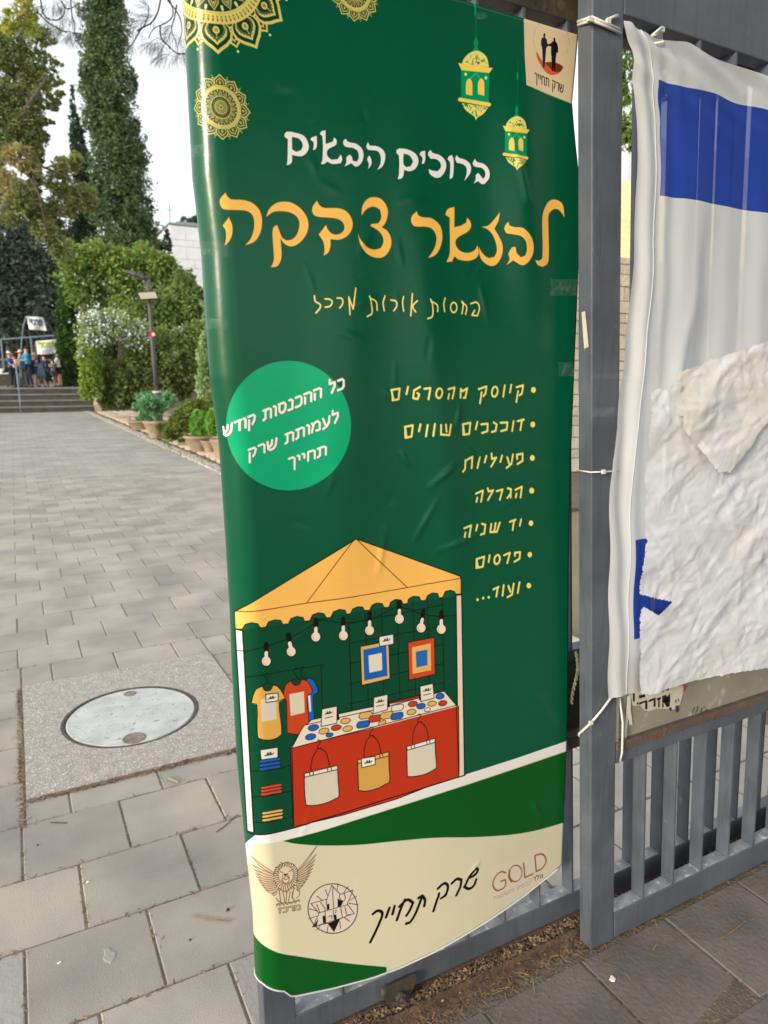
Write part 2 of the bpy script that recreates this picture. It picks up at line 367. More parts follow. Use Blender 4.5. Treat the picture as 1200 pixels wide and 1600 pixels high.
scatter('slab_edge_litter', 1300, slab_edge, (.004, .03, .001, .004), M['straw'], 'dry needles gathered along the edge of the speckled slab', 'litter')
# a few larger bits
def bit(name, x, y, s, m, label, cat, e=1.0, th=.003):
    p = gnd(x, y); b = MB(); n = 9; ph = random.random() * 6
    top = [(s * (1 + .35 * math.sin(3 * t + ph)) * math.cos(t), s * e * (1 + .3 * math.cos(2 * t + ph)) * math.sin(t)) for t in [2 * PI * i / n for i in range(n)]]
    b.add([(x_, y_, 0) for x_, y_ in top] + [(x_ * .8, y_ * .8, th) for x_, y_ in top], [tuple(range(n, 2 * n))] + [(i, (i + 1) % n, n + (i + 1) % n, n + i) for i in range(n)])
    o = b.build(name, m, loc=(p.x, p.y, .001)); tag(o, label, cat); return o
bit('paper_scrap', 137, 1379, .006, M['white_print'], 'white paper crumb on the paving below the manhole', 'litter', .5)
bit('paper_scrap', 93, 1505, .006, M['white_print'], 'white paper crumb nearest the lower left corner', 'litter', .4)
bit('paper_scrap', 957, 1530, .009, M['white_print'], 'white crumpled scrap on the dusty pavement outside the gate', 'litter')
bit('gum_spot', 170, 1493, .017, M['paver_far'], 'flattened pale gum spot on a paver', 'gum', 1.7, .0015)
bit('gum_spot', 252, 1466, .008, M['paver_far'], 'small pale gum spot beside the banner foot', 'gum', .6, .0015)
bit('pebble', 356, 1422, .005, M['black_trim'], 'black pebble on the paving beside the banner', 'pebble', 1, .004)
bit('pebble', 59, 1321, .003, M['black_trim'], 'tiny black speck on the paver left of the slab corner', 'pebble', 1, .003)
bit('pebble', 297, 1469, .003, M['black_trim'], 'tiny black speck near the twig by the banner', 'pebble', 1, .003)
def twig(pts, label, m='straw', r=.0014, z=.003):
    b = MB(); P = [gnd(*p) for p in pts]; b.tube([(p.x, p.y, z) for p in P], r, 5); o = b.build('twig', M[m]); tag(o, label, 'twig')
twig([(300, 1431), (325, 1437), (362, 1440)], 'thin curved straw on the paving beside the banner')
twig([(338, 1301), (352, 1291), (371, 1274)], 'dark thin twig poking out from behind the banner', 'twig')
twig([(262, 1217), (279, 1224)], 'short pale cigarette-sized stick just below the slab', 'clay', .004, .004)
twig([(79, 1286), (105, 1287)], 'thin dark twig on a paver left of the slab', 'twig')
twig([(1128, 1467), (1150, 1452), (1165, 1440)], 'pale straw crossing another on the dusty pavement', 'straw', .002)

# ================================================================== THE TWO GATE LEAVES
LEAN = -0.0735
def bx(x0, y0, z0, x1, y1, z1, org, bev=0, m=None, name='rail', parent=None, LEAN=LEAN):
    b = MB()
    P = [(x0, y0, z0), (x1, y0, z0), (x1, y1, z0), (x0, y1, z0), (x0, y0, z1), (x1, y0, z1), (x1, y1, z1), (x0, y1, z1)]
    b.add([(x + LEAN * z - org[0], y - org[1], z - org[2]) for x, y, z in P], [(0, 3, 2, 1), (4, 5, 6, 7), (0, 1, 5, 4), (1, 2, 6, 5), (2, 3, 7, 6), (3, 0, 4, 7)])
    o = b.build(name, m or M['gate'], parent)
    if bev:
        md = o.modifiers.new('bevel', 'BEVEL'); md.width = bev; md.segments = 2
    return o
Y1, Y2 = 1.228, 1.342
o1 = (1.311, Y1, 0.0)
G1 = empty('metal_gate', o1, 'grey blue barred steel gate leaf with the white and blue flag tied on', 'gate')
bx(1.311, Y1, .004, 1.400, Y1 + .045, 2.50, o1, .003, name='post', parent=G1)
bx(1.402, Y1 + .0005, .006, 4.6, Y1 + .0445, .092, o1, .003, M['gate'], 'bottom_rail', G1)
bx(1.402, Y1 + .0005, .57, 4.6, Y1 + .0445, .606, o1, .002, M['gate'], 'middle_rail', G1)
bx(1.402, Y1 - .004, .6075, 4.6, Y1 + .0445, .632, o1, .002, M['rust_ledge'], 'ledge', G1)
bx(1.402, Y1 + .002, .86, 4.6, Y1 + .0445, .90, o1, .002, M['gate'], 'middle_rail', G1)
bx(1.414, Y1 + .012, .633, 4.6, Y1 + .016, .859, o1, 0, M['panel'], 'sheet_panel', G1)
bx(1.401, Y1 + .003, .633, 1.413, Y1 + .03, .859, o1, 0, M['panel'], 'panel_edge_strip', G1)
bx(1.402, Y1 + .0005, 2.362, 4.6, Y1 + .0445, 2.499, o1, .003, M['gate'], 'top_rail', G1)
def pale_top(x0, x1, y0, y1, z, org, parent):     # a paler mottled skin on the rail between two bars
    b = MB(); b.add([(x + LEAN * z - org[0], y - org[1], z) for x, y in ((x0, y0), (x1, y0), (x1, y1), (x0, y1))], [(0, 1, 2, 3)])
    b.build('rail_top_skin', M['gate_pale'], parent)
def bars(xs, y0, z0, z1, org, parent, th=.006, d=.043):
    b = MB(); P = [(x, y, z) for z in (z0, z1) for x, y in ((0, 0), (th, 0), (th, d), (0, d))]
    b.add([(x + LEAN * z, y, z - z0) for x, y, z in P], [(0, 3, 2, 1), (4, 5, 6, 7), (0, 1, 5, 4), (1, 2, 6, 5), (2, 3, 7, 6), (3, 0, 4, 7)])
    me = bpy.data.meshes.new('bar'); me.from_pydata(b.v, [], b.f); me.materials.append(M['gate'])
    for x in xs:
        o = bpy.data.objects.new('bar', me); COL.objects.link(o); o.parent = parent; o.location = (x - org[0], y0 - org[1], z0 - org[2])
xs1 = [1.515 + .1268 * i for i in range(24)]
bars(xs1, Y1 + .001, .0925, .5695, o1, G1); bars(xs1, Y1 + .001, .9005, 2.3615, o1, G1)
for i, x in enumerate([1.402] + [q + .007 for q in xs1[:10]]):
    pale_top(x, (xs1[i]) - .001, Y1 + .003, Y1 + .042, .0928, o1, G1)
o2 = (0.39, Y2, 0.0)
G2 = empty('metal_gate', o2, 'grey barred sliding gate leaf behind the green banner', 'gate')
bx(.392, Y2, .025, .470, Y2 + .045, 2.52, o2, .003, name='post', parent=G2, LEAN=-.012)
bx(.472, Y2 + .0005, .025, 3.6, Y2 + .0445, .094, o2, .003, M['gate'], 'bottom_rail', G2)
bx(.512, Y2 + .0005, .57, 3.6, Y2 + .0445, .606, o2, .002, M['brown_gate'], 'middle_rail', G2)
bx(.512, Y2 - .003, .6075, 3.6, Y2 + .0445, .628, o2, .002, M['rust_ledge'], 'ledge', G2)
bx(.512, Y2 + .012, .629, 3.6, Y2 + .018, .838, o2, 0, M['brown_gate'], 'sheet_panel', G2)
bx(.531, Y2 + .0005, .839, 3.6, Y2 + .0445, .87, o2, .002, M['gate'], 'middle_rail', G2)
bx(.62, Y2 + .0005, 2.385, 3.6, Y2 + .0445, 2.52, o2, .003, M['brown_gate'], 'top_rail', G2)
xs2 = [.599 + .1247 * i for i in range(24)]
bars(xs2, Y2 + .001, .0945, .5695, o2, G2); bars(xs2, Y2 + .001, .8705, 2.3845, o2, G2)
for i, x in enumerate([.472] + [q + .007 for q in xs2[:13]]):
    pale_top(x, xs2[i] - .001, Y2 + .003, Y2 + .042, .0948, o2, G2)
# wheel bracket under the sliding leaf
p = gnd(628, 1566, .03); p.y = Y2 - .012
b = MB(); pr = [(-.048, .045), (-.048, .03), (-.022, -.03), (.022, -.03), (.05, .03), (.05, .045)]
b.add([(x, y, z) for y in (-.006, .004) for x, z in pr], [(0, 1, 2, 3, 4, 5), (11, 10, 9, 8, 7, 6)] + [(i, i + 6, (i + 1) % 6 + 6, (i + 1) % 6) for i in range(6)])
wb = b.build('wheel_bracket', M['brown_gate'], G2); wb.location = (p.x - o2[0], p.y - o2[1], .03)
b = MB(); b.tube([(0, -.018, .008), (0, -.007, .008)], .014, 10); b.tube([(0, -.024, .008), (0, -.0185, .008)], .007, 6); b.build('axle_bolt', M['iron_dark'], wb)
# header beam above both leaves
hb = MB(); hb.box((-.6, Y1 - .01, 2.522), (5.2, Y1 + .21, 2.64)); o = hb.build('header_beam', M['brown_gate'])
tag(o, 'grey brown steel beam running above both gate leaves', 'beam'); 
# ================================================================== THE BANNER: shape
_L = [(283, 0), (288, 80), (293, 170), (299, 280), (313, 400), (319, 500), (326, 590), (341, 700), (345, 760), (351, 850), (357, 950), (361, 1050), (368, 1180), (380, 1300), (393, 1420), (396, 1500), (398, 1560)]
_Rt = [(908, -60), (905, 37), (899, 100), (893, 161), (896, 200), (902, 265), (905, 330), (902, 440), (898, 560), (893, 730), (889, 880), (887, 1030), (885, 1165), (882, 1250), (879, 1345)]
RAD, YF = 0.050, 1.318
def _tab(pts, Y, dx):
    q = sorted([(at(x, y, Y).z, at(x, y, Y).x + dx) for x, y in pts]); return np.array([a for a, b in q]), np.array([b for a, b in q])
LZ, LX = _tab(_L, YF + RAD * 1.26, -0.03 * RAD)
RZ, RX = _tab(_Rt, YF - .005, 0)
ZB_S, ZB_Z = np.array([0, .02, .12, .22, .30, .39, .49, .59, .69, .80, .88]), np.array([.214, .190, .172, .160, .158, .164, .176, .188, .202, .224, .250])
def yfront(s, z, fine=True):
    u = np.clip(s / .86, 0, 1); low = np.clip((1.0 - z) / .8, 0, 1)
    y = YF - .006 - .022 * low * np.sin(PI * u) ** 1.0
    y = y - .010 * np.exp(-((s - .20 - .05 * (z - 1.5)) / .07) ** 2) * np.exp(-((z - 1.55) / .35) ** 2)
    y = y - .007 * np.exp(-((s - .42 + .10 * (z - 1.6)) / .05) ** 2) * np.exp(-((z - 1.5) / .45) ** 2)
    y = y - .012 * np.exp(-((s - .66 + .12 * (z - 2.0)) / .06) ** 2) * np.exp(-((z - 2.0) / .22) ** 2)
    y = y + .005 * np.sin(9 * s + 3 * z) * np.sin(2.3 * z + 1) * u
    for (a, b, ca, cb, wv, hh) in (CREASES if fine else ()):
        dx, dz = s - a, z - b; l = ca * ca + cb * cb; t = np.clip((dx * ca + dz * cb) / l, 0, 1)
        d = np.hypot(dx - t * ca, dz - t * cb); y = y - hh * np.exp(-(d / wv) ** 2) * (1 - .6 * np.abs(2 * t - 1))
    return y
CREASES = [(.40, 1.36, .07, .05, .006, .0035), (.36, 1.24, .06, .09, .006, .003), (.42, 1.21, .11, .025, .005, .003), (.30, 1.57, .03, -.02, .006, .002), (.33, 1.44, .02, -.03, .005, .0025),
           (.47, 1.49, .02, .05, .006, .003), (.50, 1.44, .035, -.02, .005, .003), (.23, 1.74, .05, .02, .008, .002), (.35, 1.95, .06, .015, .006, .0015), (.28, 1.88, -.03, -.03, .006, .0015),
           (.62, 2.12, .05, -.13, .010, .003), (.40, .32, .07, -.02, .006, .002), (.27, 1.18, .02, .10, .008, .002), (.60, 1.30, .05, .01, .005, .001), (.15, 1.36, .02, .05, .006, .0015),
           (.50, .34, .03, .03, .006, .002), (.74, .42, -.02, .06, .01, .003)]
_cr = random.Random(5)
for _ in range(34): CREASES.append((_cr.uniform(.05, .85), _cr.uniform(.5, 2.25), _cr.gauss(0, .03), _cr.gauss(0, .03), _cr.uniform(.004, .008), _cr.uniform(-.0014, .0018)))
CREASES = [(a, b, c, d, e * .9, f * 1.35) for a, b, c, d, e, f in CREASES]
def surf(s, z, fine=True):
    s = np.asarray(s, float); z = np.asarray(z, float)
    xl = np.interp(z, LZ, LX); y0 = yfront(np.maximum(s, 0), z, fine)
    a = np.clip(-s / RAD, 0, 2.0); ex = np.maximum(-s - RAD * 2.0, 0)
    x = xl + RAD + np.maximum(s, 0) - RAD * np.sin(a) - ex * math.cos(2.0)
    y = y0 + RAD * (1 - np.cos(a)) + ex * math.sin(2.0)
    return x, y, z
_fw, _rr, _uu = (np.array(v) for v in (fwd, _R, _U))
def projn(x, y, z):
    v = np.stack([x, y, z - EYE], -1); k = v @ _fw; return 600 + F_PX * (v @ _rr) / k, 800 - F_PX * (v @ _uu) / k
def inv(px, py):
    """where on the banner sheet (arc length s, height z) a measured point of the print lies"""
    px = np.asarray(px, float); py = np.asarray(py, float)
    d = _fw * F_PX + np.outer(px - 600, _rr) - np.outer(py - 800, _uu); k = YF / d[:, 1]
    z = EYE + d[:, 2] * k; s = d[:, 0] * k - np.interp(z, LZ, LX) - RAD
    for _ in range(9):
        e = 1e-4; x0, y0 = projn(*surf(s, z, False)); xs, ys = projn(*surf(s + e, z, False)); xz, yz = projn(*surf(s, z + e, False))
        a, b, c, d_ = (xs - x0) / e, (xz - x0) / e, (ys - y0) / e, (yz - y0) / e
        det = a * d_ - b * c; det = np.where(np.abs(det) < 1e3, 1e3 * np.sign(det + 1e-9), det)
        rx, ry = px - x0, py - y0
        s = np.clip(s + np.clip((d_ * rx - b * ry) / det, -.05, .05), -.088, 1.1); z = z + np.clip((-c * rx + a * ry) / det, -.08, .08)
    return s, z
# ================================================================== THE BANNER: print, painted flat in memory
DPM = 1150; S0, Z1 = -0.112, 2.46; TW, TH = int(1.12 * DPM), int(2.34 * DPM)
TEX = np.zeros((TH, TW, 3), np.float32)
def rgb(c): return np.array(srgb(*c)[:3], np.float32)
def tx(px, py): s, z = inv(px, py); return np.stack([(s - S0) * DPM, (Z1 - z) * DPM], 1)
def blend(x0, y0, cov, col):
    h, w_ = cov.shape; X0, Y0 = max(x0, 0), max(y0, 0); X1, Y1_ = min(x0 + w_, TW), min(y0 + h, TH)
    if X1 <= X0 or Y1_ <= Y0: return
    c = cov[Y0 - y0:Y1_ - y0, X0 - x0:X1 - x0, None]; T = TEX[Y0:Y1_, X0:X1]; T += (np.asarray(col, np.float32) - T) * c
def fillt(conts, col, al=1.0):
    """conts: list of (n,2) texture-space outlines, even-odd"""
    P = np.concatenate(conts); x0, y0 = np.floor(P.min(0)).astype(int) - 1; x1, y1 = np.ceil(P.max(0)).astype(int) + 1
    x0 = max(x0, -2); y0 = max(y0, -2); x1 = min(x1, TW + 2); y1 = min(y1, TH + 2)
    if x1 <= x0 or y1 <= y0: return
    SS = 4 if y1 - y0 < 700 else 2
    ys = y0 + (np.arange((y1 - y0) * SS) + .5) / SS; A = []; Bq = []
    for c in conts: A.append(c); Bq.append(np.roll(c, -1, 0))
    A = np.concatenate(A); Bq = np.concatenate(Bq); dy = Bq[:, 1] - A[:, 1]; ok = np.abs(dy) > 1e-9; A, Bq, dy = A[ok], Bq[ok], dy[ok]
    t = (ys[:, None] - A[None, :, 1]) / dy[None]; x = np.where((t >= 0) & (t < 1), A[None, :, 0] + t * (Bq - A)[None, :, 0], np.inf)
    x.sort(1); X = np.arange(x0, x1)[None]; cov = np.zeros((len(ys), x1 - x0), np.float32)
    for k in range(0, x.shape[1] - 1, 2):
        a, b = x[:, k], x[:, k + 1]; m = np.isfinite(b)
        if not m.any(): break
        cov[m] += np.clip(b[m, None] - X, 0, 1) - np.clip(a[m, None] - X, 0, 1)
    cov = cov.reshape(y1 - y0, SS, -1).mean(1); blend(x0, y0, np.clip(cov, 0, 1) * al, col)
def segstroke(G_, wd, col):
    r = wd / 2; x0, y0 = np.floor(G_.min((0, 1)) - r - 2).astype(int); x1, y1 = np.ceil(G_.max((0, 1)) + r + 2).astype(int); D = np.full((y1 - y0, x1 - x0), 1e9)
    for a, b in G_:
        m = int(r + 3); u0, u1 = int(min(a[0], b[0])) - m - x0, int(max(a[0], b[0])) + m - x0; v0, v1 = int(min(a[1], b[1])) - m - y0, int(max(a[1], b[1])) + m - y0
        u0, v0 = max(u0, 0), max(v0, 0); Xg, Yg = np.meshgrid(np.arange(u0, min(u1, D.shape[1])) + x0 + .5, np.arange(v0, min(v1, D.shape[0])) + y0 + .5)
        d = b - a; l = max(d @ d, 1e-9); t = np.clip(((Xg - a[0]) * d[0] + (Yg - a[1]) * d[1]) / l, 0, 1); q = np.hypot(Xg - a[0] - t * d[0], Yg - a[1] - t * d[1])
        S_ = D[v0:v0 + q.shape[0], u0:u0 + q.shape[1]]; np.minimum(S_, q, out=S_)
    blend(x0, y0, np.clip(r - D + .5, 0, 1).astype(np.float32), col)
def filltris(Q, col):
    x0, y0 = np.floor(Q.min((0, 1))).astype(int) - 1; x1, y1 = np.ceil(Q.max((0, 1))).astype(int) + 1
    SS = 3; acc = np.zeros(((y1 - y0), (x1 - x0)), np.float32)
    for t in Q:
        a0, b0 = np.floor(t.min(0)).astype(int); a1, b1 = np.ceil(t.max(0)).astype(int) + 1
        ys = b0 + (np.arange((b1 - b0) * SS) + .5) / SS; A = t; Bq = np.roll(t, -1, 0); dy = Bq[:, 1] - A[:, 1]; dy = np.where(np.abs(dy) < 1e-9, 1e-9, dy)
        k = (ys[:, None] - A[None, :, 1]) / dy; x = np.where((k >= 0) & (k < 1), A[None, :, 0] + k * (Bq - A)[None, :, 0], np.nan)
        ok = np.isfinite(x).sum(1) == 2
        if not ok.any(): continue
        lo = np.where(ok, np.nanmin(np.where(ok[:, None], x, 0), 1), 0); hi = np.where(ok, np.nanmax(np.where(ok[:, None], x, 0), 1), 0)
        X = np.arange(a0, a1)[None]; c = np.clip(hi[:, None] - X, 0, 1) - np.clip(lo[:, None] - X, 0, 1)
        acc[b0 - y0:b1 - y0, a0 - x0:a1 - x0] += c.reshape(b1 - b0, SS, -1).mean(1)
    blend(x0, y0, np.clip(acc, 0, 1), col)
def stroket(P, wd, col, al=1.0, soft=0.5):
    r = wd / 2; x0, y0 = np.floor(P.min(0) - r - 2).astype(int); x1, y1 = np.ceil(P.max(0) + r + 2).astype(int)
    x0 = max(x0, 0); y0 = max(y0, 0); x1 = min(x1, TW); y1 = min(y1, TH)
    if x1 <= x0 or y1 <= y0: return
    Xg, Yg = np.meshgrid(np.arange(x0, x1) + .5, np.arange(y0, y1) + .5); D = np.full(Xg.shape, 1e9)
    if len(P) == 1: P = np.concatenate([P, P + .01])
    for a, b in zip(P[:-1], P[1:]):
        d = b - a; l = max(d @ d, 1e-9); t = np.clip(((Xg - a[0]) * d[0] + (Yg - a[1]) * d[1]) / l, 0, 1)
        D = np.minimum(D, np.hypot(Xg - a[0] - t * d[0], Yg - a[1] - t * d[1]))
    blend(x0, y0, np.clip((r - D) / (2 * soft) + .5, 0, 1).astype(np.float32) * al, col)
def smooth(P, closed=True, n=5, corner=52):
    P = np.asarray(P, float); m = len(P); out = []
    if m < 3: return P
    def tan(i):
        if not closed and (i == 0 or i == m - 1): return None
        a, b, c = P[(i - 1) % m], P[i], P[(i + 1) % m]; u, v = b - a, c - b; lu, lv = np.hypot(*u), np.hypot(*v)
        if lu < 1e-6 or lv < 1e-6: return None
        if (u @ v) / (lu * lv) < math.cos(math.radians(corner)): return None
        d = (c - a); return d / max(np.hypot(*d), 1e-9)
    for i in range(m if closed else m - 1):
        a, b = P[i], P[(i + 1) % m]; L_ = np.hypot(*(b - a)); ta, tb = tan(i), tan((i + 1) % m)
        ta = (b - a) if ta is None else ta * L_; tb = (b - a) if tb is None else tb * L_
        for k in range(n):
            t = k / n; out.append((2 * t**3 - 3 * t**2 + 1) * a + (t**3 - 2 * t**2 + t) * ta + (-2 * t**3 + 3 * t**2) * b + (t**3 - t**2) * tb)
    if not closed: out.append(P[-1])
    return np.array(out)
CROP = [0, 0, 1.0]
def crop(ox, oy, s): CROP[:] = [ox, oy, s]
def pts(s): a = np.array([float(q) for q in s.replace(',', ' ').split()]).reshape(-1, 2); return a / CROP[2] + np.array(CROP[:2])
def F(s, col, sm=True, al=1.0, dx=0, dy=0):
    cs = []
    for part in s.split('|'):
        p_ = pts(part); p_ = smooth(p_) if sm else densify(p_, True); cs.append(tx(p_[:, 0] + dx, p_[:, 1] + dy))
    fillt(cs, rgb(col), al)
def densify(p, closed, step=12):
    out = []; m = len(p)
    for i in range(m if closed else m - 1):
        a, b = p[i], p[(i + 1) % m]; k = max(1, int(np.hypot(*(b - a)) / step))
        for j in range(k): out.append(a + (b - a) * j / k)
    if not closed: out.append(p[-1])
    return np.array(out)
def K(s, col, wd, sm=True, al=1.0, soft=.5, dx=0, dy=0):
    """strokes; wd in photo pixels"""
    for part in s.split('|'):
        p_ = pts(part)
        if len(p_) > 1: p_ = smooth(p_, False, 4, 80) if sm else densify(p_, False)
        q = tx(p_[:, 0] + dx, p_[:, 1] + dy)
        c = p_[len(p_) // 2]; e = tx(np.array([c[0], c[0]]), np.array([c[1] - 3, c[1] + 3])); sc = np.hypot(*(e[1] - e[0])) / 6
        stroket(q, wd * sc, rgb(col), al, soft)
def E(cx_, cy_, rx, ry, rot=0, n=28):
    t = np.linspace(0, 2 * PI, n, endpoint=False); x = rx * np.cos(t); y = ry * np.sin(t); r_ = math.radians(rot)
    p_ = np.stack([cx_ + x * math.cos(r_) - y * math.sin(r_), cy_ + x * math.sin(r_) + y * math.cos(r_)], 1)
    return ' '.join('%.2f,%.2f' % tuple(q) for q in p_)
GREEN = (0, 84, 57); GREEN2 = (0, 84, 24); CREAM = (214, 208, 178); WHITE = (238, 234, 228); GOLDC = (214, 200, 108); TITLE = (250, 194, 92); INK = (18, 14, 12)
TEX[:] = rgb(GREEN)
# lower part: cream field, white band, green swooshes
crop(0, 0, 1)
UP = '380,1300 400,1304 420,1303 458,1294 500,1281 540,1269 600,1250 660,1232 725,1211 800,1187 885,1158 940,1139'
F('300,1290 360,1298 ' + UP + ' 960,1700 300,1700', CREAM, False)
F('300,1290 360,1298 ' + UP + ' 940,1153 885,1173 740,1222 640,1254 570,1276 500,1299 446,1313 420,1318 400,1317 380,1313 340,1309 300,1305', (232, 230, 226), False)
F('442,1314 500,1299 570,1277 640,1255 740,1223 885,1174 940,1154 940,1268 885,1284 840,1297 800,1304 740,1308 680,1309 620,1314 560,1320 500,1321 460,1318', GREEN2)
F('300,1400 350,1420 392,1446 398,1462 412,1477 436,1489 470,1495 510,1501 560,1507 604,1511 604,1700 300,1700', GREEN2)
# beige card in the top corner
crop(780, 0, 8.571)
F('325,-200 325,88 340,700 365,1136 650,1262 965,1386 1090,1440 1250,1440 1250,-200', (222, 200, 164), False)
# title
def letters(s, col, shadow=None, w=1.4):
    for L_ in s.strip().split('\n'):
        if shadow: 
            for part in L_.split('|')[:1]: K(part + ' ' + ' '.join(part.split()[:1]), shadow, w * 2.0, False, .45, 2.5, .6, .8)
    for L_ in s.strip().split('\n'): F(L_, col)
crop(320, 180, 4)
letters('''130,483 140,505 165,525 240,530 300,550 345,600 358,670 345,740 310,790 250,813 285,775 305,720 308,660 290,615 245,595 120,588 97,562 96,525
150,637 172,690 170,750 150,790 125,815 133,765 130,720 112,690
384,635 400,590 440,553 490,540 550,550 610,595 645,660 640,730 600,790 545,820 500,805 473,770 480,870 472,915 450,945 412,950 430,910 430,850 423,740 430,700 452,685 465,720 485,765 520,782 565,760 590,700 585,650 550,615 490,600 430,605
702,533 715,560 745,578 840,582 890,605 922,660 920,710 890,755 840,778 785,775 785,820 770,860 742,878 748,840 740,790 712,745 735,715 757,685 770,715 795,740 835,745 868,720 870,685 845,655 800,642 695,632 672,605 675,570
980,628 985,570 1015,525 1060,512 1110,530 1143,590 1140,640 1125,680 1105,700 1140,722 1165,775 1160,830 1125,880 1080,892 1020,870 975,815 957,738 975,780 1010,820 1055,840 1100,830 1117,790 1105,745 1075,715 1035,692 1040,680 1085,675 1103,640 1095,590 1055,571 1010,588''', TITLE, (60, 56, 20))
letters('''500,115 515,103 560,108 620,130 648,180 645,220 610,255 560,252 545,247 545,290 530,308 510,312 516,290 519,150 498,135|545,135 590,148 612,185 602,218 570,229 545,212
700,128 700,195 690,215 675,218 680,195 678,168 660,155 665,140
755,95 755,180 800,165 808,138 825,155 820,185 770,215 765,250 790,278 830,275 850,245 859,275 850,300 800,305 765,290 745,305 725,305 735,280 735,135 718,118 730,100
882,147 895,165 950,180 985,215 990,270 965,315 940,322 915,300 900,308 872,320 885,295 885,265 905,245 920,262 925,285 950,290 962,265 955,225 925,205 880,197 863,175 868,158
1020,167 1030,190 1080,195 1120,225 1128,270 1110,320 1078,343 1098,300 1098,255 1080,225 1020,215 1008,195
1028,250 1042,280 1040,310 1020,338 1025,305 1015,275''', WHITE, (10, 40, 26))
crop(600, 180, 4)
letters('''205,600 215,625 245,638 300,645 350,690 365,760 350,830 320,875 275,893 305,850 325,800 325,750 300,710 260,697 190,693 170,665 175,630
440,572 440,700 480,690 515,670 518,640 540,665 543,700 520,730 475,755 450,780 450,815 480,850 530,860 570,840 583,812 592,860 575,893 525,910 470,903 440,882 425,915 390,918 405,885 412,850 410,640 383,622 398,588
725,605 715,660 690,710 720,760 742,820 735,880 705,930 670,943 625,920 600,880 592,820 610,855 650,890 690,885 705,850 700,800 680,750 650,715 610,697 650,690 690,650
778,665 785,690 820,700 870,705 915,750 935,810 930,870 900,920 865,938 830,922 808,907 765,937 785,900 778,865 800,825 822,822 830,860 855,888 882,878 893,840 885,785 855,755 810,745 765,738 752,710 760,685
1128,640 1110,610 1085,588 1055,590 1030,620 1027,680 1030,880 1020,930 990,948 960,935 945,905 970,908 990,890 990,640 1005,580 1035,535 1075,528 1115,555''', TITLE, (60, 56, 20))
letters('''80,215 100,207 160,218 205,250 215,295 195,335 160,350 125,342 122,375 110,395 85,400 93,370 93,255 78,235|122,240 160,252 182,290 165,320 138,324 122,305
258,222 258,280 250,302 235,305 240,270 222,245 232,228
292,218 305,235 350,250 385,290 385,340 355,385 320,390 285,365 280,335 300,345 335,350 355,325 350,295 325,275 290,272 275,245 280,228
425,248 435,280 432,380 420,397 410,398 413,300 397,275 405,258
455,248 468,265 510,280 540,310 540,360 500,413 515,370 515,330 495,308 455,297 445,270
568,272 580,290 625,305 655,340 658,390 630,430 610,430 588,412 560,428 573,400 572,375 590,360 605,380 620,398 632,380 630,350 610,330 565,320 553,300''', WHITE, (10, 40, 26))
# thin handwritten line
crop(470, 430, 3.871)
hand = '82,125 88,158 115,175 118,195 92,228|147,143 180,148 190,165 175,188 148,193|220,138 250,143 252,175 235,198|298,238 290,132 316,205 333,78|415,128 425,165 430,230 402,250|418,140 455,160 462,212|510,125 498,165 505,215|545,150 575,158 578,190 562,215|622,130 615,165 622,217|675,112 665,245|705,155 677,188 695,222|785,145 797,180 795,250 768,262|788,158 825,180 828,220|873,138 865,175 870,220|975,158 983,170 975,232|975,165 1003,190 997,236|1028,172 1065,165 1080,200 1068,245 1035,242 1052,212|' + E(925, 195, 19, 30) + ' 944,195'
K(hand, (222, 150, 50), 3.0); K(hand, (250, 240, 150), 1.9)
# list
YEL = (250, 232, 128)
def lst(s, w_, dots=''):
    for wd, c, o in ((w_ + 1.0, (120, 96, 20), .5), (w_, YEL, 0)): K(s, c, wd, False, .5 if o else 1, .5, o, o)
    for d in dots.split('|'):
        if d: x, y, r_ = map(float, d.split(',')); F(E(x, y, r_, r_ * 1.22), YEL)
crop(590, 570, 4)
lst('85,158 138,148 130,215 92,222 87,160 97,215|190,138 180,183|265,138 228,160 222,208 250,214 260,185 248,176|292,150 330,145 318,215|442,152 482,142 468,210|447,182 441,212|518,205 520,150 532,165 560,146 548,205 538,207|632,152 680,135 674,180 662,195|650,172 640,240|795,128 785,198|836,125 827,172|868,140 910,128 902,178 888,190|878,165 867,232|' + E(385, 178, 19, 31, 10, 12) + ' 404,180|' + E(732, 168, 18, 32, 10, 12) + ' 750,170', 3.3, '974,157,15|970,373,15|967,582,15')
lst('170,388 220,378 212,448 174,456 172,392 180,448|268,372 258,415|313,376 302,447|358,370 348,444|397,376 396,435 448,440 458,374|427,374 431,418|532,372 580,362 572,432 535,437 534,375 542,430|624,357 613,402|648,372 688,368 686,415 652,426|725,360 744,372 738,412 714,420|768,362 812,360 806,405 772,414|850,352 841,413|875,352 914,342|902,347 892,408', 3.3)
lst('550,597 546,652 533,668|548,600 592,575 588,645|638,578 624,644|680,570 669,610|712,555 714,588 742,580 710,635|778,568 767,606|810,577 822,618|846,560 836,620 806,644|872,588 870,562 906,555 906,600 874,620', 3.3)
crop(690, 750, 6)
lst('322,128 388,98 370,202|335,165 326,203|432,78 442,108 484,96 434,188|517,105 572,88 546,184|620,77 650,86 646,162|646,130 616,168|692,92 753,62 740,162|702,128 695,162|212,452 278,425 258,530|224,492 216,532|335,420 323,472|378,410 410,420 400,500 368,512|466,412 456,488 518,485 545,400|506,405 496,468|640,392 694,372|680,378 666,468|745,370 733,428|328,742 400,718 386,812 326,824 328,746 340,812|450,706 441,768|586,705 640,682 616,778|688,710 686,682 736,676 730,738 684,765|486,1025 534,1002|526,1006 513,1092|582,986 571,1084|626,992 645,1048|676,972 660,1075 618,1098|730,960 713,1058|' + E(520, 745, 26, 44, 12, 12) + ' 546,748', 3.2, '845,100,23|838,405,21|827,700,21|818,990,21|337,1122,11|390,1107,11|442,1100,11')
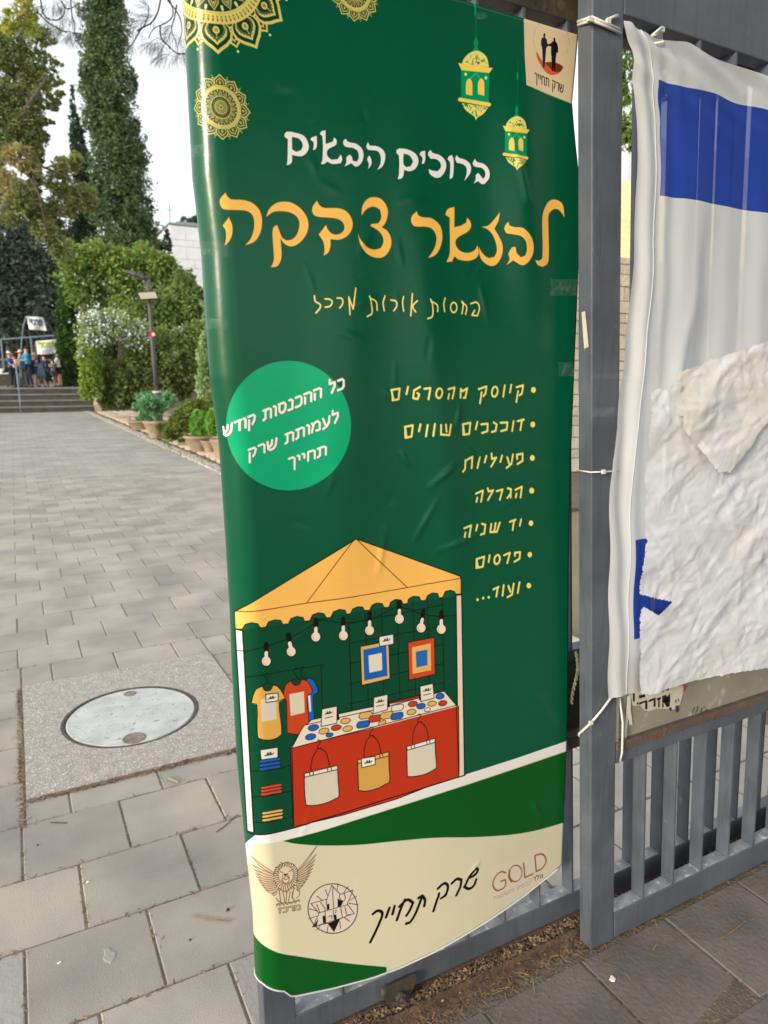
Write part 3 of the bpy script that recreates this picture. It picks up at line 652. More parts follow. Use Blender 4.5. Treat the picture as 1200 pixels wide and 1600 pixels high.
# green disc with slanted white words
crop(330, 550, 4.444)
F(E(537, 511, 434, 450, 0, 60), (0, 168, 116))
_tc = {}
def glyphs(txt, bold=0.0):
    if (txt, bold) not in _tc:
        c = bpy.data.curves.new('t', 'FONT'); c.body = txt[::-1] if any(ord(q) > 1400 for q in txt) else txt; c.size = 1; c.resolution_u = 2
        o = bpy.data.objects.new('t', c); me = o.to_mesh(); me.calc_loop_triangles()
        v = np.array([q.co[:2] for q in me.vertices]); tr_ = [tuple(t.vertices) for t in me.loop_triangles]
        loops = [v[list(t_)] for t_ in tr_]
        ed = set()
        for a_, b_, c_ in tr_: ed |= {(a_, b_), (b_, c_), (c_, a_)}
        segs = np.array([v[[a_, b_]] for a_, b_ in ed if (b_, a_) not in ed])
        o.to_mesh_clear(); bpy.data.objects.remove(o); bpy.data.curves.remove(c); _tc[(txt, bold)] = (loops, v[:, 0].min(), v[:, 0].max(), segs)
    return _tc[(txt, bold)]
HEB = {'כ': (.6, '.05,1 .45,1 .6,.8 .6,.2 .45,0 .05,0'), 'ל': (.5, '.02,1.45 .02,1 .5,1 .5,.6 .22,0'), 'ה': (.68, '0,1 .52,1 .68,.84 .68,0|.08,.62 .08,0'), 'נ': (.4, '.08,1 .28,1 .4,.84 .4,0 0,0'),
 'ס': (.68, '0,1 .5,1 .66,.8 .66,.3 .5,.04 .3,0 .12,.2 .06,.55 .1,1'), 'ו': (.2, '0,1 .1,1 .2,.84 .2,0'), 'ת': (.74, '0,1 .56,1 .72,.84 .72,0|.2,.95 .2,.12 .0,0'), 'ק': (.64, '0,1 .5,1 .64,.8 .58,.42 .4,.08|.08,.6 .08,-.42'),
 'ד': (.6, '0,1 .62,1|.48,1 .48,0'), 'ש': (.86, '.03,1 .1,.2 .26,0 .58,0 .78,.28 .86,1|.45,1 .42,.55 .16,.34'), 'ע': (.64, '.03,1 .24,.26|.62,1 .58,.36 .38,.02 .04,-.14'), 'מ': (.74, '.0,0 .12,.72 .0,1|.12,.74 .3,.98 .56,.98 .72,.72 .72,0 .4,0'),
 'ר': (.54, '0,1 .4,1 .54,.82 .54,0'), 'ח': (.66, '.06,0 .06,1 .5,1 .66,.84 .66,0'), 'י': (.18, '0,1 .1,1 .18,.86 .18,.5'), 'ך': (.5, '0,1 .36,1 .5,.84 .5,-.42'), 'ם': (.66, '0,1 .66,1 .66,0 .08,0 .08,1'), 'ג': (.4, '.05,1 .2,1 .28,.8 .38,0|.3,.42 .02,0'),
 'ז': (.34, '0,1 .34,1|.2,1 .14,0'), 'פ': (.62, '.1,.5 .04,.9 .2,1 .5,1 .62,.8 .6,.2 .46,0 .04,0'), '|': (.08, '.04,1.1 .04,-.2'), ' ': (.30, '')}
def T(txt, x0, y0, x1, y1, h, col, bold=.02, slant=0, dx=0, dy=0, vert=True, gap=.26):
    """Hebrew block lettering laid from baseline start (x0,y0) to end (x1,y1); h = letter height in crop units, bold = stroke width / h"""
    W_ = sum(HEB[c][0] for c in txt) + gap * (len(txt) - 1); ux = np.array([x1 - x0, y1 - y0], float) / W_; uy = np.array([slant, -h], float); x = 0.0; o = np.array([x0, y0], float)
    for c in txt[::-1]:
        w_, st_ = HEB[c]
        for part in st_.split('|'):
            if not part: continue
            q = np.array([float(v) for v in part.replace(',', ' ').split()]).reshape(-1, 2); P = o + (x + q[:, :1]) * ux + q[:, 1:] * uy
            K(' '.join('%.2f,%.2f' % tuple(v) for v in densify(P, False, h * .3)), col, bold * h / CROP[2], False, 1, .5, dx, dy)
        x += w_ + gap
for c, d in (((70, 74, 60), .9), ((248, 240, 232), 0)):
    T('כל ההכנסות קודש', 82, 588, 920, 250, 66, c, .26, 0, d, d * .8)
    T('לעמותת שרק', 262, 742, 880, 484, 62, c, .26, 0, d, d * .8)
    T('תחייך', 540, 802, 798, 712, 60, c, .26, 0, d, d * .8)
# ---- mandalas (12 petals, drawn in the plane of the print)
def mandala(c, R0, big=False, ph=0.0, rx=1.0):
    """c: centre (texture px); R0: petal-tip radius; painted from the rim inwards"""
    G = rgb(GOLDC); Gp = rgb((226, 218, 150)); Dk = rgb((14, 58, 40)); c = np.asarray(c, float)
    def pol(r, a): return np.stack([c[0] + rx * r * R0 * np.sin(a), c[1] + r * R0 * np.cos(a)], -1)
    def ring(r0, r1, col, al=1.0):
        t = np.linspace(0, 2 * PI, 90, endpoint=False); fillt([pol(r1, t), pol(r0, t)], col, al)
    def petal(a, r0, r1, hw, col, al=1.0, k=0):
        # ogee petal from radius r0 to tip r1, half width hw (rad)
        f = np.array([0, .15, .35, .55, .72, .86, 1.0]); wv = np.array([.75, .95, 1.0, .86, .55, .22, 0])
        r = r0 + (r1 - r0) * f; L_ = pol(r, a - hw * wv); Rr = pol(r, a + hw * wv); fillt([np.concatenate([L_, Rr[::-1]])], col, al)
    def line(p_, wd, col, al=1): stroket(p_, max(wd * R0, .9), col, al)
    for i in range(12):
        a = ph + PI / 12 + i * PI / 6
        petal(a, .70, .93, .16, G); petal(a, .72, .90, .12, Dk); petal(a, .73, .87, .085, G, .75); petal(a, .76, .84, .035, Dk)
        fillt([pol(.965, a) + .016 * R0 * np.stack([np.cos(np.linspace(0, 6.28, 9)), np.sin(np.linspace(0, 6.28, 9))], 1)], Gp)
    for i in range(12):
        a = ph + i * PI / 6
        petal(a, .66, 1.0, .262, G); petal(a, .66, .955, .232, Dk); petal(a, .66, .90, .185, G); petal(a, .66, .86, .150, Dk) if big else petal(a, .66, .85, .12, Dk)
        if big:
            petal(a, .66, .845, .14, G, .25)
            for q in np.linspace(0, 1, 8): 
                for sgn in (-1, 1):
                    p_ = pol(.68 + .18 * q, a + sgn * .165 * (1 - q ** 2.2)); stroket(p_[None], .013 * R0, Dk)
            petal(a, .66, .835, .128, Dk)
        t = np.linspace(0, 2 * PI, 16); cc = pol(.735, a); rr = .042 * R0
        fillt([cc + rr * np.stack([np.cos(t), np.sin(t)], 1)], G); fillt([cc + rr * .55 * np.stack([np.cos(t), np.sin(t)], 1)], Dk, .6)
        for q in (.79, .815): stroket(pol(q, a)[None], .016 * R0, Gp)
    ring(.555, .67, G)
    n = 72
    for i in range(n):
        a = 2 * PI * i / n; line(np.array([pol(.59, a), pol(.635, a)]), .018, Dk, .9); 
        if big: line(np.array([pol(.60, a), pol(.612, a)]), .008, Gp)
    ring(0, .555, Dk); ring(.535, .555, G)
    for i in range(16):
        a = ph + i * PI / 8
        petal(a, .33, .53, .17, G, .65); petal(a, .34, .51, .125, Dk, .85); petal(a, .35, .49, .09, G, .6); petal(a, .36, .47, .05, Dk)
        for q in (.38, .41, .44): stroket(pol(q, a)[None], .016 * R0, Gp)
        petal(a + PI / 16, .47, .545, .035, Gp)
    ring(.32, .345, G)
    for i in range(24):
        a = i * PI / 12; petal(a, .20, .31, .10, G, .5); petal(a, .22, .29, .06, Dk)
    ring(.175, .205, G, .8); ring(.13, .155, G, .8)
    for i in range(12): line(np.array([pol(.05, i * PI / 6), pol(.12, i * PI / 6)]), .014, G)
    ring(.035, .055, G); ring(.085, .095, G)
crop(0, 0, 1)
def one(x, y): return tx(np.array([x]), np.array([y]))[0]
c_s = one(345.5, 167.5); tips = tx(np.array([348.5, 342.7, 392.5]), np.array([219.0, 117.0, 174.5]))
mandala(c_s, np.mean([np.hypot(*(t_ - c_s)) for t_ in tips]), True)
R_s = np.mean([np.hypot(*(t_ - c_s)) for t_ in tips])
# large one: circle through three neighbouring petal tips
A_, B_, C_ = tx(np.array([341., 399.7, 438.5]), np.array([85., 77.6, 40.]))
def circ(a, b, c):
    M_ = np.array([b - a, c - a]) * 2; r_ = np.array([b @ b - a @ a, c @ c - a @ a]); o = np.linalg.solve(M_, r_); return o, np.hypot(*(a - o))
Ob, Rb = circ(A_, B_, C_)
ph_b = math.atan2(*(A_ - Ob)); mandala(Ob, Rb, True, ph_b)
c3_ = one(553.5, 34); mandala(c3_ - np.array([0, R_s]), R_s, True)
# ---- lanterns
crop(680, 0, 5)
LG = (0, 146, 92)
def lantern(top, s, o):
    def q(t): return ' '.join('%.1f,%.1f' % (o[0] + float(a.split(',')[0]) * s, o[1] + float(a.split(',')[1]) * s) for a in t.split())
    F(q('-22,100 -20,80 -8,70 -18,40 -12,18 -8,0 0,-12 6,0 14,18 18,40 10,70 22,82 24,104'), LG)
    F(q('-110,205 -98,165 -55,118 0,96 45,108 85,150 102,225'), (226, 222, 120)); 
    for i in range(30):
        a = random.uniform(0, PI); r_ = random.uniform(.2, .95); K(q('%.0f,%.0f %.0f,%.0f' % (90 * r_ * math.cos(a) - 4, 205 - 88 * r_ * math.sin(a), 90 * r_ * math.cos(a) + random.uniform(-14, 14), 205 - 80 * r_ * math.sin(a) + random.uniform(-10, 14))), (20, 96, 56), 1.1)
    F(q('-115,245 105,262 100,505 -118,475'), LG, False)
    F(q('-138,192 132,232 105,270 -112,248'), (246, 212, 92), False)
    F(q('-138,468 -128,462 110,503 120,515 110,532 90,530 -130,492 -140,482'), (246, 212, 92), False)
    F(q('-110,505 100,535 55,592 14,618 0,640 -12,612 -80,560'), (226, 222, 120))
    for i in range(34):
        u = random.uniform(-.9, .9); v = random.uniform(0, 1) * (1 - abs(u)); x, y = u * 100, 520 + 15 * u + 90 * v
        K(q('%.0f,%.0f %.0f,%.0f' % (x, y, x + random.uniform(-14, 14), y + random.uniform(4, 18))), (20, 96, 56), 1.1)
    for x0 in (-78, 16):
        F(q('%d,%d %d,%d %d,%d %d,%d %d,%d %d,%d %d,%d' % (x0, 436, x0, 355, x0 + 10, 325, x0 + 28, 310, x0 + 44, 330, x0 + 50, 360, x0 + 50, 448)), (244, 206, 94))
    for x0, y0 in ((-80, 280), (78, 308)): F(q('%d,%d %d,%d %d,%d %d,%d' % (x0, y0 - 16, x0 + 12, y0, x0, y0 + 16, x0 - 12, y0)), (236, 232, 150), False)
    K(q('-38,312 0,270 36,318'), (150, 196, 130), .7, False)
K('305,-20 315,60 318,180 320,290', (0, 120, 76), 2.0); F('306,-30 300,40 308,70 304,110 318,140 322,70 316,30 318,-30', LG)
lantern(0, 1.0, (318, 300)); 
K('643,455 645,560 642,700 640,830', (0, 120, 76), .9); F('643,555 636,590 644,635 652,590', LG)
lantern(0, .78, (636, 832))
# ---- printed card: two figures, ring of text, swoosh, name
crop(780, 0, 8.571)
F('490,683 520,720 560,790 610,832 700,830 790,850 858,893 835,945 790,985 730,1005 670,998 610,950 560,880 510,780', (206, 92, 54))
F('612,835 700,830 790,850 858,893 835,945 790,965 720,945 650,880', (126, 46, 24))
BLK = (12, 14, 24)
F('604,442 616,455 618,480 612,500 635,525 642,580 660,590 690,580 712,560 728,545 724,515 738,503 750,515 752,550 775,580 788,640 790,700 780,708 770,700 760,760 750,960 735,962 730,905 722,950 704,952 700,780 694,700 696,620 655,615 632,640 622,740 612,860 604,905 588,902 582,800 574,640 562,600 562,540 575,510 595,498 592,460', BLK)
T('שרק תחייך', 476, 1082, 858, 1244, 104, BLK, .15)
_ring = np.linspace(math.radians(200), math.radians(-32), 52)
for i, a in enumerate(_ring):
    if i % 6 == 5: continue
    x, y = 700 + 232 * math.cos(a), 545 - 270 * math.sin(a) + 20 * math.cos(a); K('%.0f,%.0f %.0f,%.0f' % (x, y, x + 13 * math.cos(a), y - 15 * math.sin(a)), (120, 104, 92), .55, False, .8)
# ---- market stall
crop(350, 830, 5.714)
DK = (0, 66, 46); OR = (244, 180, 88); ORL = (250, 192, 98)
crop(0, 0, 1)
# dark interior of the stall
F('372,985 720,930 724,1212 660,1232 600,1250 540,1269 500,1281 458,1293 420,1302 400,1303 388,1300', (0, 72, 46), False)
# grid on the back wall
def L(a, b, wd=1.1, col=INK): K('%.1f,%.1f %.1f,%.1f' % (a + b), col, wd, False)
for x0, y0, x1, y1 in ((545, 962, 550, 1116), (571, 958, 576, 1112), (596, 950, 600, 1102), (620, 944, 625, 1098), (645, 940, 650, 1092), (668, 936, 671, 1086), (691, 932, 694, 1082)): L((x0, y0), (x1, y1))
for y0, y1 in ((974, 945), (1005, 978), (1037, 1007), (1069, 1037), (1100, 1067)): L((546, y0), (692, y1))
crop(360, 980, 6)
K('145,465 250,458 560,402 880,352', INK, 1.2); K('848,360 862,765', INK, 1.2, False); K('1110,0 1140,805', INK, 1.2, False)
# string of bulbs
crop(0, 0, 1)
K('368,1016 381,1018 415,1010 455,996 494,972 510,965|487,965 500,968 536,973 577,968 600,958 624,945|617,936 624,947 640,952 658,959 690,963 712,961', INK, 1.3)
def bulb(x, y, tilt=0.0, s=1.0):
    K('%.1f,%.1f %.1f,%.1f' % (x - tilt * 6, y - 26 * s, x - tilt * 3, y - 17 * s), (12, 14, 10), 7.5 * s, False); K('%.1f,%.1f %.1f,%.1f' % (x - tilt * 3, y - 14 * s, x, y - 4), INK, 8.0 * s, False)
    F(E(x, y, 8.2 * s, 8.6 * s), INK); K('%.1f,%.1f %.1f,%.1f' % (x - tilt * 3, y - 13 * s, x, y - 4), (236, 222, 200), 5.6 * s, False)
    F(E(x, y, 6.9 * s, 7.3 * s), (238, 224, 202)); F(E(x - .8, y + .6, 4.6 * s, 4.8 * s), (214, 180, 146)); F(E(x + .1, y + .1, 4.2 * s, 4.5 * s), (240, 222, 196))
for b_ in ((416, 1033), (455, 1018, .8), (493.5, 995), (536.5, 993), (577.5, 985), (624, 967), (658, 981, -.6), (689.5, 983)): bulb(*b_, **({} if len(b_) > 2 else {'tilt': 0.0}))
# canopy
crop(350, 830, 5.714)
F('90,712 240,640 600,420 900,235 1165,75 1182,65 1480,170 2115,398 2118,420 2120,560 2118,565 2065,565 2060,540 2020,530 1975,545 1955,595 1920,598 1905,560 1860,555 1820,580 1802,622 1760,625 1740,590 1690,585 1650,610 1640,650 1600,655 1580,620 1530,612 1490,640 1475,685 1430,685 1410,650 1360,645 1320,670 1305,710 1255,712 1235,680 1190,680 1150,700 1133,740 1095,745 1080,710 1030,702 980,725 955,775 915,778 890,740 845,732 795,750 770,803 720,808 705,775 650,765 600,785 578,832 525,836 505,800 455,795 400,815 375,862 325,866 300,830 245,820 190,835 165,880 100,876', INK, False)
def inset(s, ins=1.0): return s
F('97,722 240,648 600,428 905,243 1165,85 1180,74 1480,180 2105,405 2112,425 2113,557 2068,558 2062,535 2020,522 1972,536 1950,588 1922,590 1910,552 1862,547 1815,572 1797,614 1762,617 1744,582 1690,577 1645,602 1634,642 1602,647 1584,612 1530,604 1485,632 1469,677 1432,677 1414,642 1360,637 1315,662 1299,702 1257,704 1239,672 1190,672 1145,692 1127,732 1097,737 1084,702 1030,694 975,717 950,767 917,770 894,732 845,724 790,742 764,795 722,800 709,767 650,757 595,777 572,824 527,828 509,792 455,787 395,807 370,854 327,858 304,822 245,812 187,827 161,870 105,867', ORL, False)
K('97,712 200,718 330,708 740,642 1130,590 2110,420', (70, 22, 14), 1.2, True); K('1165,72 1000,290 740,638|1182,70 1400,280 1640,505', (70, 22, 14), 1.2, False)
# posts
crop(0, 0, 1)
F('366,982 380,985 398,1301 385,1298', INK, False); F('368.5,984 378,986 395.5,1300 387,1297', (222, 222, 220), False)
K('368,1016 380,1017', INK, 1.2)
F('712,930 722,928 727,1212 715,1216', INK, False); F('713.5,931 720.5,930 725,1212 717,1215', (228, 214, 190), False)
K('712,930 722,928', INK, 1.2)
# shirts
crop(360, 980, 6)
K('315,450 350,500 345,522 300,552|345,522 400,540|330,450 340,432 360,440', INK, 1.2); K('585,410 615,450 620,478 575,500|620,478 660,490|600,400 610,385 630,392', INK, 1.2); K('650,395 668,440 660,465 720,485|660,392 672,375 690,382', INK, 1.2)
def OF(s, col, wd=1.3, sm=True): 
    F(s, col, sm); K(s.split('|')[0] + ' ' + s.split()[0], INK, wd, sm)
OF('712,485 740,478 780,500 826,605 780,640 792,905 735,905 720,600', (28, 100, 184), 1.2); F('725,640 750,640 757,790 742,795', (232, 226, 214), False)
OF('500,600 520,540 570,500 590,535 620,545 650,530 668,490 720,505 750,550 768,612 722,645 740,905 735,910 640,1005 530,990 522,685 490,680', (200, 70, 32), 1.2); F('552,628 690,602 697,800 565,832', (220, 208, 184), False)
OF('195,712 235,590 300,552 320,590 350,597 380,585 400,542 440,555 480,600 514,665 458,705 480,1000 420,1045 340,1058 258,1035 248,730', (222, 170, 84), 1.2); F('286,680 320,665 430,700 434,862 295,888', (216, 208, 190), False)
OF('330,630 446,618 448,690 335,706', (236, 230, 218), 1.3, False)
def scr(x, y, s=1.0, rot=-.1):
    a = [(-36, 6), (-22, 6), (-8, -2), (-10, -14), (-18, -6), (-14, 6), (2, 4), (14, -4), (12, -16), (4, -8), (8, 4), (24, 2), (34, -8)]
    K(' '.join('%.1f,%.1f' % (x + u * s, y + v * s + u * s * rot) for u, v in a), INK, 1.3 * s if s > 1 else 1.3)
scr(388, 664)
# shelves with folded cloth
crop(370, 1140, 6)
K('130,388 250,385 400,365 500,335|148,632 300,620 420,595 505,575|165,870 320,865 440,835 520,815', INK, 1.2)
OF('220,190 385,166 385,265 228,282', (232, 226, 212), 1.2, False); scr(305, 232, 1.15)
def stack(x0, x1, ys, h, col, sl):
    for y in ys:
        K('%d,%d %d,%d' % (x0, y, x1, y - sl), INK, h / 6 + 1.6, False); K('%d,%d %d,%d' % (x0, y, x1, y - sl), col, h / 6 - .2, False)
stack(226, 395, (372, 336, 300), 26, (24, 92, 176), 26); stack(238, 408, (608, 577, 547), 24, (196, 74, 44), 28); stack(250, 420, (850, 816, 785), 22, (224, 176, 98), 28)
# table
OF('500,180 610,0 690,-75 700,-90 1200,-200 1790,-340 2080,-215 2080,-200 2084,290 2084,420 1500,650 1000,800 530,912', (188, 52, 22), 1.5, False)
F('505,172 612,0 700,-88 1200,-198 1960,-338 2075,-210 1500,-60 1000,50', (230, 220, 200), False)
K('500,180 612,0 700,-92 1200,-200 1960,-340 2080,-210|500,178 1000,52 1500,-62 2080,-212', INK, 1.2, False)
crop(0, 0, 1)
F('456,1169 471,1140 476,1133 590,1108 694,1080 713,1102 640,1121 560,1142', (230, 220, 200), False); K('456,1169 471,1140 476,1133 590,1108 694,1080 713,1102|456,1169 560,1142 640,1121 713,1102', INK, 1.2, False)
F('457,1171 560,1144 640,1123 713,1104 717,1213 660,1231 600,1249 540,1268 500,1280 459,1292', (188, 52, 22), False); K('456,1169 459,1290|713,1102 717,1214', INK, 1.3, False)
crop(360, 980, 6)
def disc(x, y, rx, ry, col, rot=-12): F(E(x, y, rx + 5, ry + 5, rot), INK); F(E(x, y, rx - 1, ry - 1, rot), col)
BL, OC, RD, CR = (30, 96, 182), (222, 174, 98), (190, 62, 32), (232, 222, 202)
for a in ((779, 942, 48, 26, BL), (752, 1028, 48, 26, BL), (877, 974, 46, 25, OC), (992, 942, 46, 24, RD), (930, 1010, 32, 18, BL), (1080, 879, 45, 24, OC), (1099, 951, 44, 24, OC)): disc(*a)
crop(540, 980, 6)
for a in ((630, 719, 42, 24, RD), (707, 740, 40, 24, BL), (618, 795, 42, 24, OC), (810, 716, 40, 22, OC), (885, 647, 38, 25, BL), (910, 713, 38, 23, RD), (766, 773, 27, 16, CR)): disc(*a)
def rr(x, y, w_, h_, col):
    K('%d,%d %d,%d' % (x - w_ + 14, y + 5, x + w_ - 14, y - 5), INK, h_ / 3 + 1.4, False); K('%d,%d %d,%d' % (x - w_ + 14, y + 5, x + w_ - 14, y - 5), col, h_ / 3 - .6, False)
for a in ((188, 826, 46, 30, OC), (165, 911, 46, 30, BL), (277, 856, 44, 30, RD), (385, 826, 44, 30, OC), (486, 755, 44, 28, CR), (482, 833, 44, 30, BL), (344, 895, 30, 18, OC)): rr(*a)
# cards on the table
def card(s, sx, sy): OF(s, (230, 222, 204), 1.2, False); scr(sx, sy); K('%d,%d %d,%d' % (sx - 35, sy + 48, sx + 35, sy + 32), INK, 1.1, False)
F('390,632 418,745 395,755', INK, False); card('265,660 395,630 392,775 258,812', 325, 695); F('700,560 685,680 705,690', INK, False); card('698,555 818,528 830,665 705,698', 765, 590)
crop(360, 980, 6); F('1000,740 1025,865 1000,875', INK, False); card('858,768 1000,740 998,900 850,932', 922, 805)
# framed pictures
crop(540, 980, 6)
OF('138,182 405,130 416,482 152,545', (228, 176, 102), 1.3, False); F('165,212 380,170 393,455 175,502', (24, 96, 180), False); F('215,265 340,240 344,402 222,427', (226, 218, 200), False)
OF('585,142 832,95 840,440 595,496', (204, 72, 36), 1.3, False); F('622,188 798,152 803,402 628,438', (230, 178, 100), False); F('658,230 766,210 768,355 664,378', (34, 104, 184), False)
OF('314,90 448,65 450,158 318,180', (234, 228, 214), 1.2, False); scr(382, 122)
# bags
crop(370, 1140, 6)
def bag(hook, top, body, col, trim):
    K(hook, INK, 1.3); OF(body, col, 1.4); OF(top, trim, 1.2, False)
bag('755,112 762,98 780,102 780,125 755,160 765,178 790,170|765,178 720,240 696,330 696,400|775,175 830,210 860,290 868,360', '632,412 945,336 945,374 636,446', '632,430 636,600 648,708 720,712 830,690 920,650 957,625 950,480 945,350', (214, 204, 184), (230, 224, 214))
K('682,402 686,436|716,394 720,428|850,362 854,395|884,352 888,386', INK, 1.2, False)
crop(540, 1120, 6)
bag('228,112 235,98 255,102 255,120 225,160 235,178 265,168|235,178 195,230 175,310 175,385|245,175 290,210 320,280 332,350', '110,405 405,328 405,366 116,440', '112,420 118,590 122,692 190,698 290,675 370,635 412,608 408,480 405,345', (212, 162, 80), (224, 178, 104))
OF('148,392 276,370 280,446 152,478', (236, 230, 220), 1.2, False); scr(213, 425); K('318,352 322,385|345,345 349,378', INK, 1.2, False)
bag('676,-12 683,-25 700,-22 703,-5 675,35 685,52 710,42|685,50 645,110 630,190 628,262|700,45 740,80 768,150 774,220', '574,280 836,202 838,240 578,314', '574,300 576,440 580,560 640,560 740,540 820,500 850,475 842,340 838,220', (218, 208, 188), (234, 230, 222))
K('614,268 618,300|644,260 648,292|760,222 763,254|788,214 790,246', INK, 1.2, False)
crop(0, 0, 1); K('386,1300 400,1304 420,1303 458,1294 500,1281 540,1269 600,1250 660,1232 727,1211', INK, 1.8)
# ---- sponsors' marks on the cream field
crop(380, 1310, 6)
BR = (84, 50, 38)
for side in (0, 1):
    n = 11
    for i in range(n):
        f = i / (n - 1)
        if side == 0: tip = (78 + 95 * f ** 1.1 + 60 * f * f, 168 + 75 * i ** .62 * 1.02 + 20 * f); root = (300 + 20 * f, 330 + 160 * f)
        else: tip = (692 - 60 * f - 95 * f * f, 70 + 75 * i ** .68 + 40 * f); root = (505 - 5 * f, 300 + 150 * f)
        if i == n - 1: tip = (270, 520) if side == 0 else (535, 470)
        mx, my = (tip[0] + root[0]) / 2, (tip[1] + root[1]) / 2 + 26 * (1 if side == 0 else 1)
        F('%.0f,%.0f %.0f,%.0f %.0f,%.0f %.0f,%.0f' % (tip[0], tip[1], mx, my - 20, root[0], root[1], mx - 4, my + 14), (206, 168, 138), True, .55)
        K('%.0f,%.0f %.0f,%.0f %.0f,%.0f|%.0f,%.0f %.0f,%.0f %.0f,%.0f' % (tip[0], tip[1], mx, my - 20, root[0], root[1], tip[0], tip[1], mx - 4, my + 8, root[0], root[1] + 14), BR, .75)
F('300,300 330,250 380,228 450,232 495,265 508,330 495,400 480,440 490,560 520,580 420,610 320,600 300,560 340,470 305,400 285,350', (222, 204, 172), True)
mane = []
for i in range(34):
    a = 2 * PI * i / 34; r1 = 78 + 6 * (i % 2); r2 = 112 + 14 * ((i * 7) % 3) / 2
    if math.sin(a) > .3: r2 += 40 * math.sin(a)
    mane.append('%.0f,%.0f %.0f,%.0f %.0f,%.0f' % (400 + r1 * .85 * math.cos(a), 340 + r1 * math.sin(a), 400 + (r1 + r2) / 2 * .9 * math.cos(a + .12), 340 + (r1 + r2) / 2 * math.sin(a + .12), 400 + r2 * .95 * math.cos(a + .05), 340 + r2 * math.sin(a + .05)))
K('|'.join(mane), BR, 1.0)
K('288,350 300,290 345,250 400,228 460,238 500,280 510,340 498,400|345,310 375,322|430,312 455,296|385,330 395,355 378,378 400,385 425,372 412,350 418,325|370,350 365,390 385,418 410,420 430,395 428,350|335,470 345,540 350,600|410,490 405,560 400,600|480,430 470,500 455,560|340,470 400,500 470,440|500,480 530,500 520,540 500,560|310,560 330,590 360,600|385,605 385,560 370,500|440,500 430,560 425,590|460,500 465,560 490,590|310,620 350,608 400,604 460,595 530,575|312,640 330,610 345,632 362,608 380,628 398,604 415,622 432,598 450,615 470,592 490,606 510,584 532,592', BR, .95)
F('372,335 415,330 398,358', BR)
T('מרכז', 334, 700, 534, 664, 40, BR, .42); T('מרכז', 334, 700, 534, 664, 40, CREAM, .17)
F('720,460 1075,375 1095,640 1075,660 760,700 610,720 600,500', (222, 208, 188), False, .35)
F(E(840, 658, 236, 236, 0), INK); F(E(840, 658, 228, 228, 0), (220, 206, 190))
K('830,440 785,570 636,610 710,705 650,832 790,795|830,440 910,525 1030,485 975,615 1042,705 912,750|705,700 975,622|725,598 768,660 765,690|690,618 715,690|845,450 838,500 848,655|780,615 782,570|905,530 900,560 935,592|945,512 960,560 940,590|768,690 775,790|845,672 850,742|870,665 868,700|915,645 930,745|955,640 968,720 1005,712|650,832 912,750|890,425 882,480|985,450 945,505|1065,540 1000,580|1075,622 990,608|1000,778 945,740|912,845 905,780|785,890 795,822|685,862 720,822|610,755 690,728|618,660 690,680|690,540 740,580|770,480 792,535|800,730 830,725 832,755', INK, .95, False)
F('790,797 912,750 852,878', INK, False); F('650,832 705,752 690,815', INK, False); F('782,618 806,612 808,664 784,672', INK, False); F('885,640 885,565 935,592 925,622 905,642', INK, False); F('745,728 768,722 772,790 748,796', INK, False); F('848,718 872,712 878,758 852,766', INK, False)
crop(560, 1320, 3.75)
K('622,247 655,178 690,136 700,148 682,176 652,192|620,246 650,258 678,236 690,204|548,226 578,200 604,206 596,250 572,294|466,256 504,226 524,240 514,285 484,312|472,286 440,388|352,312 374,298 390,322 386,358|372,306 356,350 332,408 304,452 280,462|226,440 248,376 272,322|240,362 288,322 320,340 302,382 282,414|212,360 200,406|182,370 162,424|86,405 114,386 140,400 126,450 100,510 70,570', INK, 4.3)
F('788,134 1105,-4 1102,100 1098,222 782,342', (222, 206, 192), False, .55)
BG = (150, 96, 38)
K('864,164 836,158 804,186 788,232 808,266 840,260 862,238 862,204 834,214|968,108 976,192 1024,170|1034,64 1042,156 1076,138 1100,98 1088,62 1066,54 1034,64', BG, 2.4); K(E(920, 168, 38, 48, 14, 18) + ' 957,178', BG, 1.9); K('886,150 884,190 900,214', BG, 3.8)
T('גולד', 1026, 214, 1080, 190, 20, (96, 76, 60), .24); T('נכסים והשקעות', 792, 326, 1004, 232, 19, (140, 118, 100), .13); K('1012,195 1014,214', (150, 128, 110), .8, False)
# light scuffs on the print
for i in range(26):
    x, y = random.uniform(360, 860), random.uniform(60, 1280); a = random.uniform(-.8, .8); l = random.uniform(3, 14)
    crop(0, 0, 1); K('%.1f,%.1f %.1f,%.1f %.1f,%.1f' % (x, y, x + l * .5, y + a * l * .3, x + l, y + a * l), (90, 140, 116), .6, True, .22)

# ================================================================== THE BANNER: sheet
img = bpy.data.images.new('banner_print', TW, TH, alpha=False, float_buffer=False)
lin = np.clip(TEX[::-1], 0, 1); enc = np.where(lin <= .0031308, lin * 12.92, 1.055 * np.power(lin, 1 / 2.4) - .055)
buf = np.ones((TH, TW, 4), np.float32); buf[..., :3] = enc; img.pixels.foreach_set(buf.reshape(-1)); img.update(); img.pack()
m = bpy.data.materials.new('glossy_printed_vinyl'); m.use_nodes = True; n = m.node_tree.nodes; L_ = m.node_tree.links; b = n['Principled BSDF']
ti = n.new('ShaderNodeTexImage'); ti.image = img; ti.interpolation = 'Cubic'; ti.extension = 'EXTEND'; uvn = n.new('ShaderNodeUVMap'); uvn.uv_map = 'print'; L_.new(uvn.outputs[0], ti.inputs[0])
L_.new(ti.outputs[0], b.inputs['Base Color']); b.inputs['Roughness'].default_value = .24; b.inputs['Specular IOR Level'].default_value = .42
b.inputs['Coat Weight'].default_value = 0.0
no = n.new('ShaderNodeTexNoise'); no.inputs['Scale'].default_value = 9; no.inputs['Detail'].default_value = 4; ge = n.new('ShaderNodeNewGeometry'); L_.new(ge.outputs['Position'], no.inputs['Vector'])
